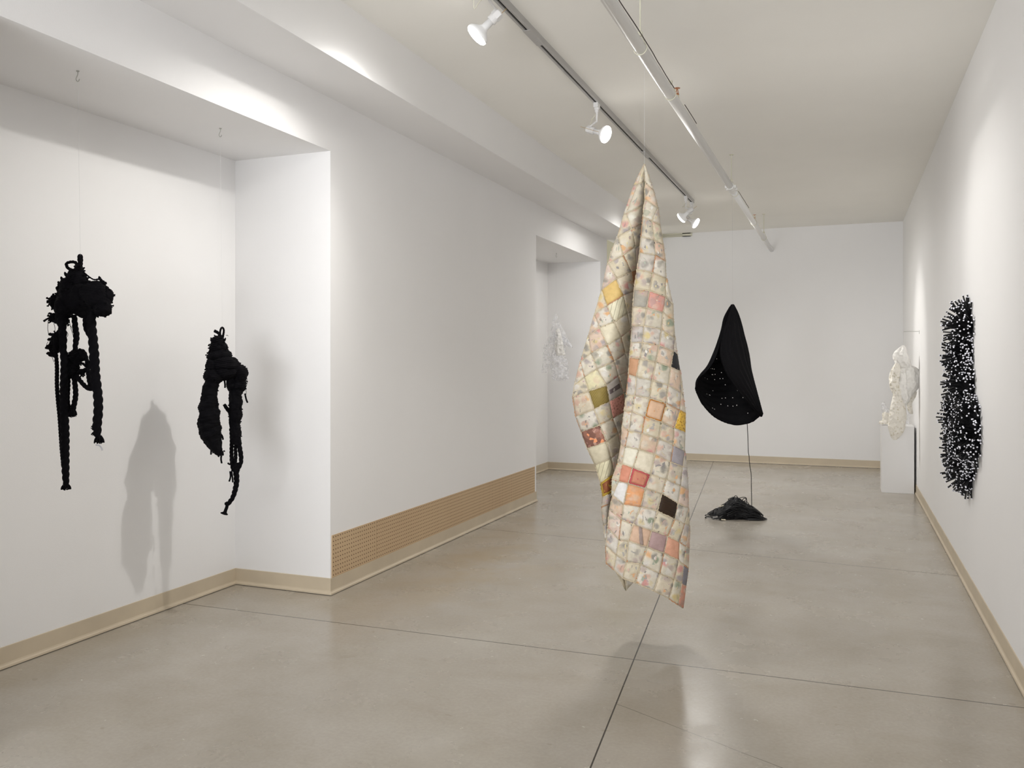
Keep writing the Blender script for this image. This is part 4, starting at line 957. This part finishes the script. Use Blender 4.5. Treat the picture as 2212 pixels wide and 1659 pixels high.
def crumple_material(name, c, alpha=1, rough=.5, holes=False, trans=0):
    m = bpy.data.materials.new(name); m.use_nodes = True; nt = m.node_tree; N = nt.nodes; L = nt.links; b = N['Principled BSDF']; tc = N.new('ShaderNodeTexCoord')
    b.inputs['Base Color'].default_value = (*c, 1); b.inputs['Roughness'].default_value = rough; b.inputs['Alpha'].default_value = alpha
    n = N.new('ShaderNodeTexVoronoi'); n.inputs['Scale'].default_value = 26; L.new(tc.outputs['Object'], n.inputs['Vector'])
    n2 = N.new('ShaderNodeTexNoise'); n2.inputs['Scale'].default_value = 14; n2.inputs['Detail'].default_value = 4; L.new(tc.outputs['Object'], n2.inputs['Vector'])
    ad = N.new('ShaderNodeMath'); L.new(n.outputs['Distance'], ad.inputs[0]); L.new(n2.outputs[0], ad.inputs[1])
    bp = N.new('ShaderNodeBump'); bp.inputs['Strength'].default_value = .9; bp.inputs['Distance'].default_value = .015; L.new(ad.outputs[0], bp.inputs['Height']); L.new(bp.outputs[0], b.inputs['Normal'])
    if holes:
        v = N.new('ShaderNodeTexVoronoi'); v.inputs['Scale'].default_value = 34; L.new(tc.outputs['Object'], v.inputs['Vector'])
        r = N.new('ShaderNodeValToRGB'); L.new(v.outputs['Distance'], r.inputs[0]); r.color_ramp.elements[0].position = .24; r.color_ramp.elements[0].color = (c[0]*.80, c[1]*.78, c[2]*.70, 1); r.color_ramp.elements[1].position = .36; r.color_ramp.elements[1].color = (*c, 1); L.new(r.outputs[0], b.inputs['Base Color'])
    if trans:
        f = N.new('ShaderNodeTexNoise'); f.inputs['Scale'].default_value = 22; f.inputs['Detail'].default_value = 3; L.new(tc.outputs['Object'], f.inputs['Vector'])
        r = N.new('ShaderNodeMapRange'); r.inputs[1].default_value = .42; r.inputs[2].default_value = .72; r.inputs[3].default_value = alpha; r.inputs[4].default_value = min(1, alpha+trans); L.new(f.outputs[0], r.inputs[0]); L.new(r.outputs[0], b.inputs['Alpha'])
    return m
M_lace = crumple_material('cream_lace_paper', (.84, .80, .72), holes=True, rough=.6)
M_paper = crumple_material('white_crumpled_paper', (.84, .82, .78), rough=.55)
M_clear = crumple_material('clear_crumpled_plastic', (.90, .90, .94), alpha=.05, rough=.1, trans=.38)
M_haze = crumple_material('milky_plastic', (.90, .90, .93), alpha=.14, rough=.15, trans=.6)
def loftbag(b, rings, d, nseg=40, crump=.12, seed=0, fold=5, zf=.7, open_top=False):
    """rings: (u, v, half width px, depth offset) -> crumpled closed bag; width varies round the section"""
    rr = smoothpath(rings, 7); k = d/FPX; vs = []; n = len(rr)
    for i, (u, v, w, o) in enumerate(rr):
        for j in range(nseg):
            a = 2*PI*j/nseg
            q = 1+crump*noise.noise(Vector((math.cos(a)*2+seed, math.sin(a)*2, v*.045)))*1.6+crump*.45*math.sin(fold*a+v*.03+seed)
            vs.append(at(u, v, d+o)+Rv*(w*k*q*math.cos(a))+Fv*(w*k*zf*q*math.sin(a))+Uv*(crump*w*k*.5*noise.noise(Vector((a*1.5, v*.08, seed+5)))))
    b.add(vs, [(i*nseg+j, i*nseg+(j+1) % nseg, (i+1)*nseg+(j+1) % nseg, (i+1)*nseg+j) for i in range(n-1) for j in range(nseg)])
    if not open_top: b.f.append([len(b.v)-n*nseg+j for j in range(nseg)][::-1]); b.m.append(0)
    b.f.append([len(b.v)-nseg+j for j in range(nseg)]); b.m.append(0)
def white_figure():
    # hangs from the bracket in front of the plinth
    yb = 9.86; d = Fv.dot(Vector((.60, yb, 0)))
    t = thing('paper_figure', 'hooded cream paper and lace figure hanging beside the right wall in front of the plinth', 'sculpture', at(1950, 745, d))
    b = MB(); loftbag(b, [(1951, 746, 2, 0), (1949, 754, 9, 0), (1945, 764, 15, 0), (1948, 775, 17, 0), (1953, 786, 15, .0), (1958, 795, 12, .01)], d, 44, .22, 1, 3); b.build('hood', M_paper, t, smooth=True)
    b = MB(); loftbag(b, [(1958, 788, 8, 0), (1965, 797, 17, 0), (1967, 812, 20, 0), (1968, 828, 19, 0), (1963, 842, 17, 0), (1957, 855, 12, 0), (1954, 868, 9, 0), (1955, 875, 3, 0)], d, 44, .16, 3, 4, zf=.5); b.build('torso', M_paper, t, smooth=True)
    b = MB(); loftbag(b, [(1938, 785, 4, -.02), (1936, 797, 9, -.02), (1932, 812, 9.5, -.02), (1932, 830, 10, -.02), (1937, 845, 9, -.02), (1940, 855, 8, -.02), (1940, 868, 7, -.01)], d, 36, .24, 5, 4); b.build('sleeve', M_lace, t, smooth=True)
    b = MB(); loftbag(b, [(1948, 805, 7, -.03), (1950, 820, 9, -.03), (1949, 836, 9, -.03), (1953, 850, 9, -.03), (1956, 862, 7, -.03), (1955, 872, 3, -.03)], d, 36, .22, 6, 4); b.build('sleeve', M_paper, t, smooth=True)
    b = MB(); loftbag(b, [(1940, 852, 10, -.01), (1940, 868, 14, -.01), (1939, 885, 17, -.01), (1938, 902, 19, -.01), (1937, 918, 18, -.01), (1936, 932, 15, -.01), (1934, 943, 10, -.01), (1933, 950, 4, -.01)], d, 44, .07, 7, 3, zf=.45); b.build('lower_body', M_lace, t, smooth=True)
    b = MB(); loftbag(b, [(1972, 846, 8, .02), (1969, 858, 8, .02), (1965, 872, 5, .02), (1966, 885, 5, .02), (1969, 894, 3, .02)], d, 30, .25, 8, 4, zf=.3); b.build('hanging_strip', M_lace, t, smooth=True)
    # wire bracket on the wall
    b = MB(); w = Vector((XR, 9.837, 1.762)); e = at(1952, 714, Fv.dot(Vector((.60, 9.86, 0))))
    e.z = w.z; b.tube([w, e], .0022, 6); b.box((XR-.003, 9.828, 1.735), (XR, 9.846, 1.772))
    tag(b.build('wire_bracket', M_hook), 'thin wire wall bracket above the hanging paper figure on the right wall', 'bracket')
    nylon('nylon_line', e, at(1951, 745, d), 'clear nylon line between wire bracket and hooded paper figure', .0006)
white_figure()
def plinth_figure():
    d = Fv.dot(Vector((.47, 10.33, 0)))
    t = thing('plastic_figure', 'small clear plastic and white lace piece on the top left corner of the plinth', 'sculpture', at(1915, 917, d))
    b = MB(); loftbag(b, [(1908, 868.5, 2, 0), (1909, 876, 5, 0), (1913, 886, 8, 0), (1917, 895, 9, 0), (1917, 903, 8, 0)], d, 30, .15, 2, 3); b.build('plastic_hood', M_haze, t, smooth=True)
    b = MB(); loftbag(b, [(1915, 886, 5, 0), (1914, 894, 8, 0), (1915, 904, 8, 0), (1915, 909, 9, 0), (1915, 913, 9, 0), (1914, 914.5, 10, 0)], d, 30, .1, 4, 5, zf=.9); b.build('lace_wrap', M_lace, t, smooth=True)
    b = MB(); loftbag(b, [(1913, 909, 12, -.005), (1912, 913, 12.5, -.005), (1912, 916, 12.5, -.005)], d, 30, .06, 4, 9, zf=.7); b.build('lace_base', M_lace, t, smooth=True)
    b = MB(); loftbag(b, [(1962, 880, 3, -.0), (1963, 895, 5, 0), (1960, 906, 6, 0), (1958, 916, 6, 0)], d, 30, .2, 9, 3, zf=.7); o = b.build('plastic_sleeve', M_clear, t, smooth=True)
plinth_figure()
def clear_figure():
    d = 10.256
    t = thing('plastic_garment', 'translucent crumpled plastic garment form hanging in the far recess', 'sculpture', at(1201, 678, d))
    b = MB(); loftbag(b, [(1201, 678, 1.5, 0), (1200.5, 685, 4, 0), (1201, 696, 8, 0), (1203, 708, 12, 0), (1206, 720, 16, 0), (1208, 733, 20, 0), (1210, 745, 22, .0)], d, 44, .10, 1, 3, zf=.5); b.build('hood', M_clear, t, smooth=True)
    b = MB(); loftbag(b, [(1203, 708, 3, 0), (1204, 718, 7, 0), (1206, 732, 11, 0), (1207, 748, 14, 0), (1206, 765, 15, 0), (1208, 785, 17, 0), (1209, 803, 18, 0), (1210, 816, 17, 0), (1210, 822, 11, 0)], d, 44, .12, 3, 4, zf=.6); b.build('body', M_haze, t, smooth=True)
    b = MB(); loftbag(b, [(1195, 722, 5, 0), (1188, 735, 7, 0), (1183, 750, 8, 0), (1181, 766, 8, 0), (1180, 782, 8, 0), (1178, 795, 7, 0), (1176, 805, 5, 0)], d, 36, .2, 5, 4); b.build('sleeve', M_clear, t, smooth=True)
    b = MB(); loftbag(b, [(1212, 722, 4, 0), (1220, 734, 6, 0), (1228, 745, 6, 0), (1234, 751, 3, 0)], d, 30, .2, 6, 3); b.build('sleeve', M_haze, t, smooth=True)
    b = MB(); loftbag(b, [(1205, 710, 3, -.01), (1206, 722, 5, -.03), (1208, 745, 8, -.04), (1210, 765, 9, -.04), (1211, 768, 4, -.04)], d, 30, .3, 8, 5, zf=.3); b.build('crumpled_collar', M_paper, t, smooth=True)
    nylon('nylon_line', at(1202, 553, d), at(1201, 678, d), 'clear nylon line holding the plastic garment in the far recess', .0004)
clear_figure()
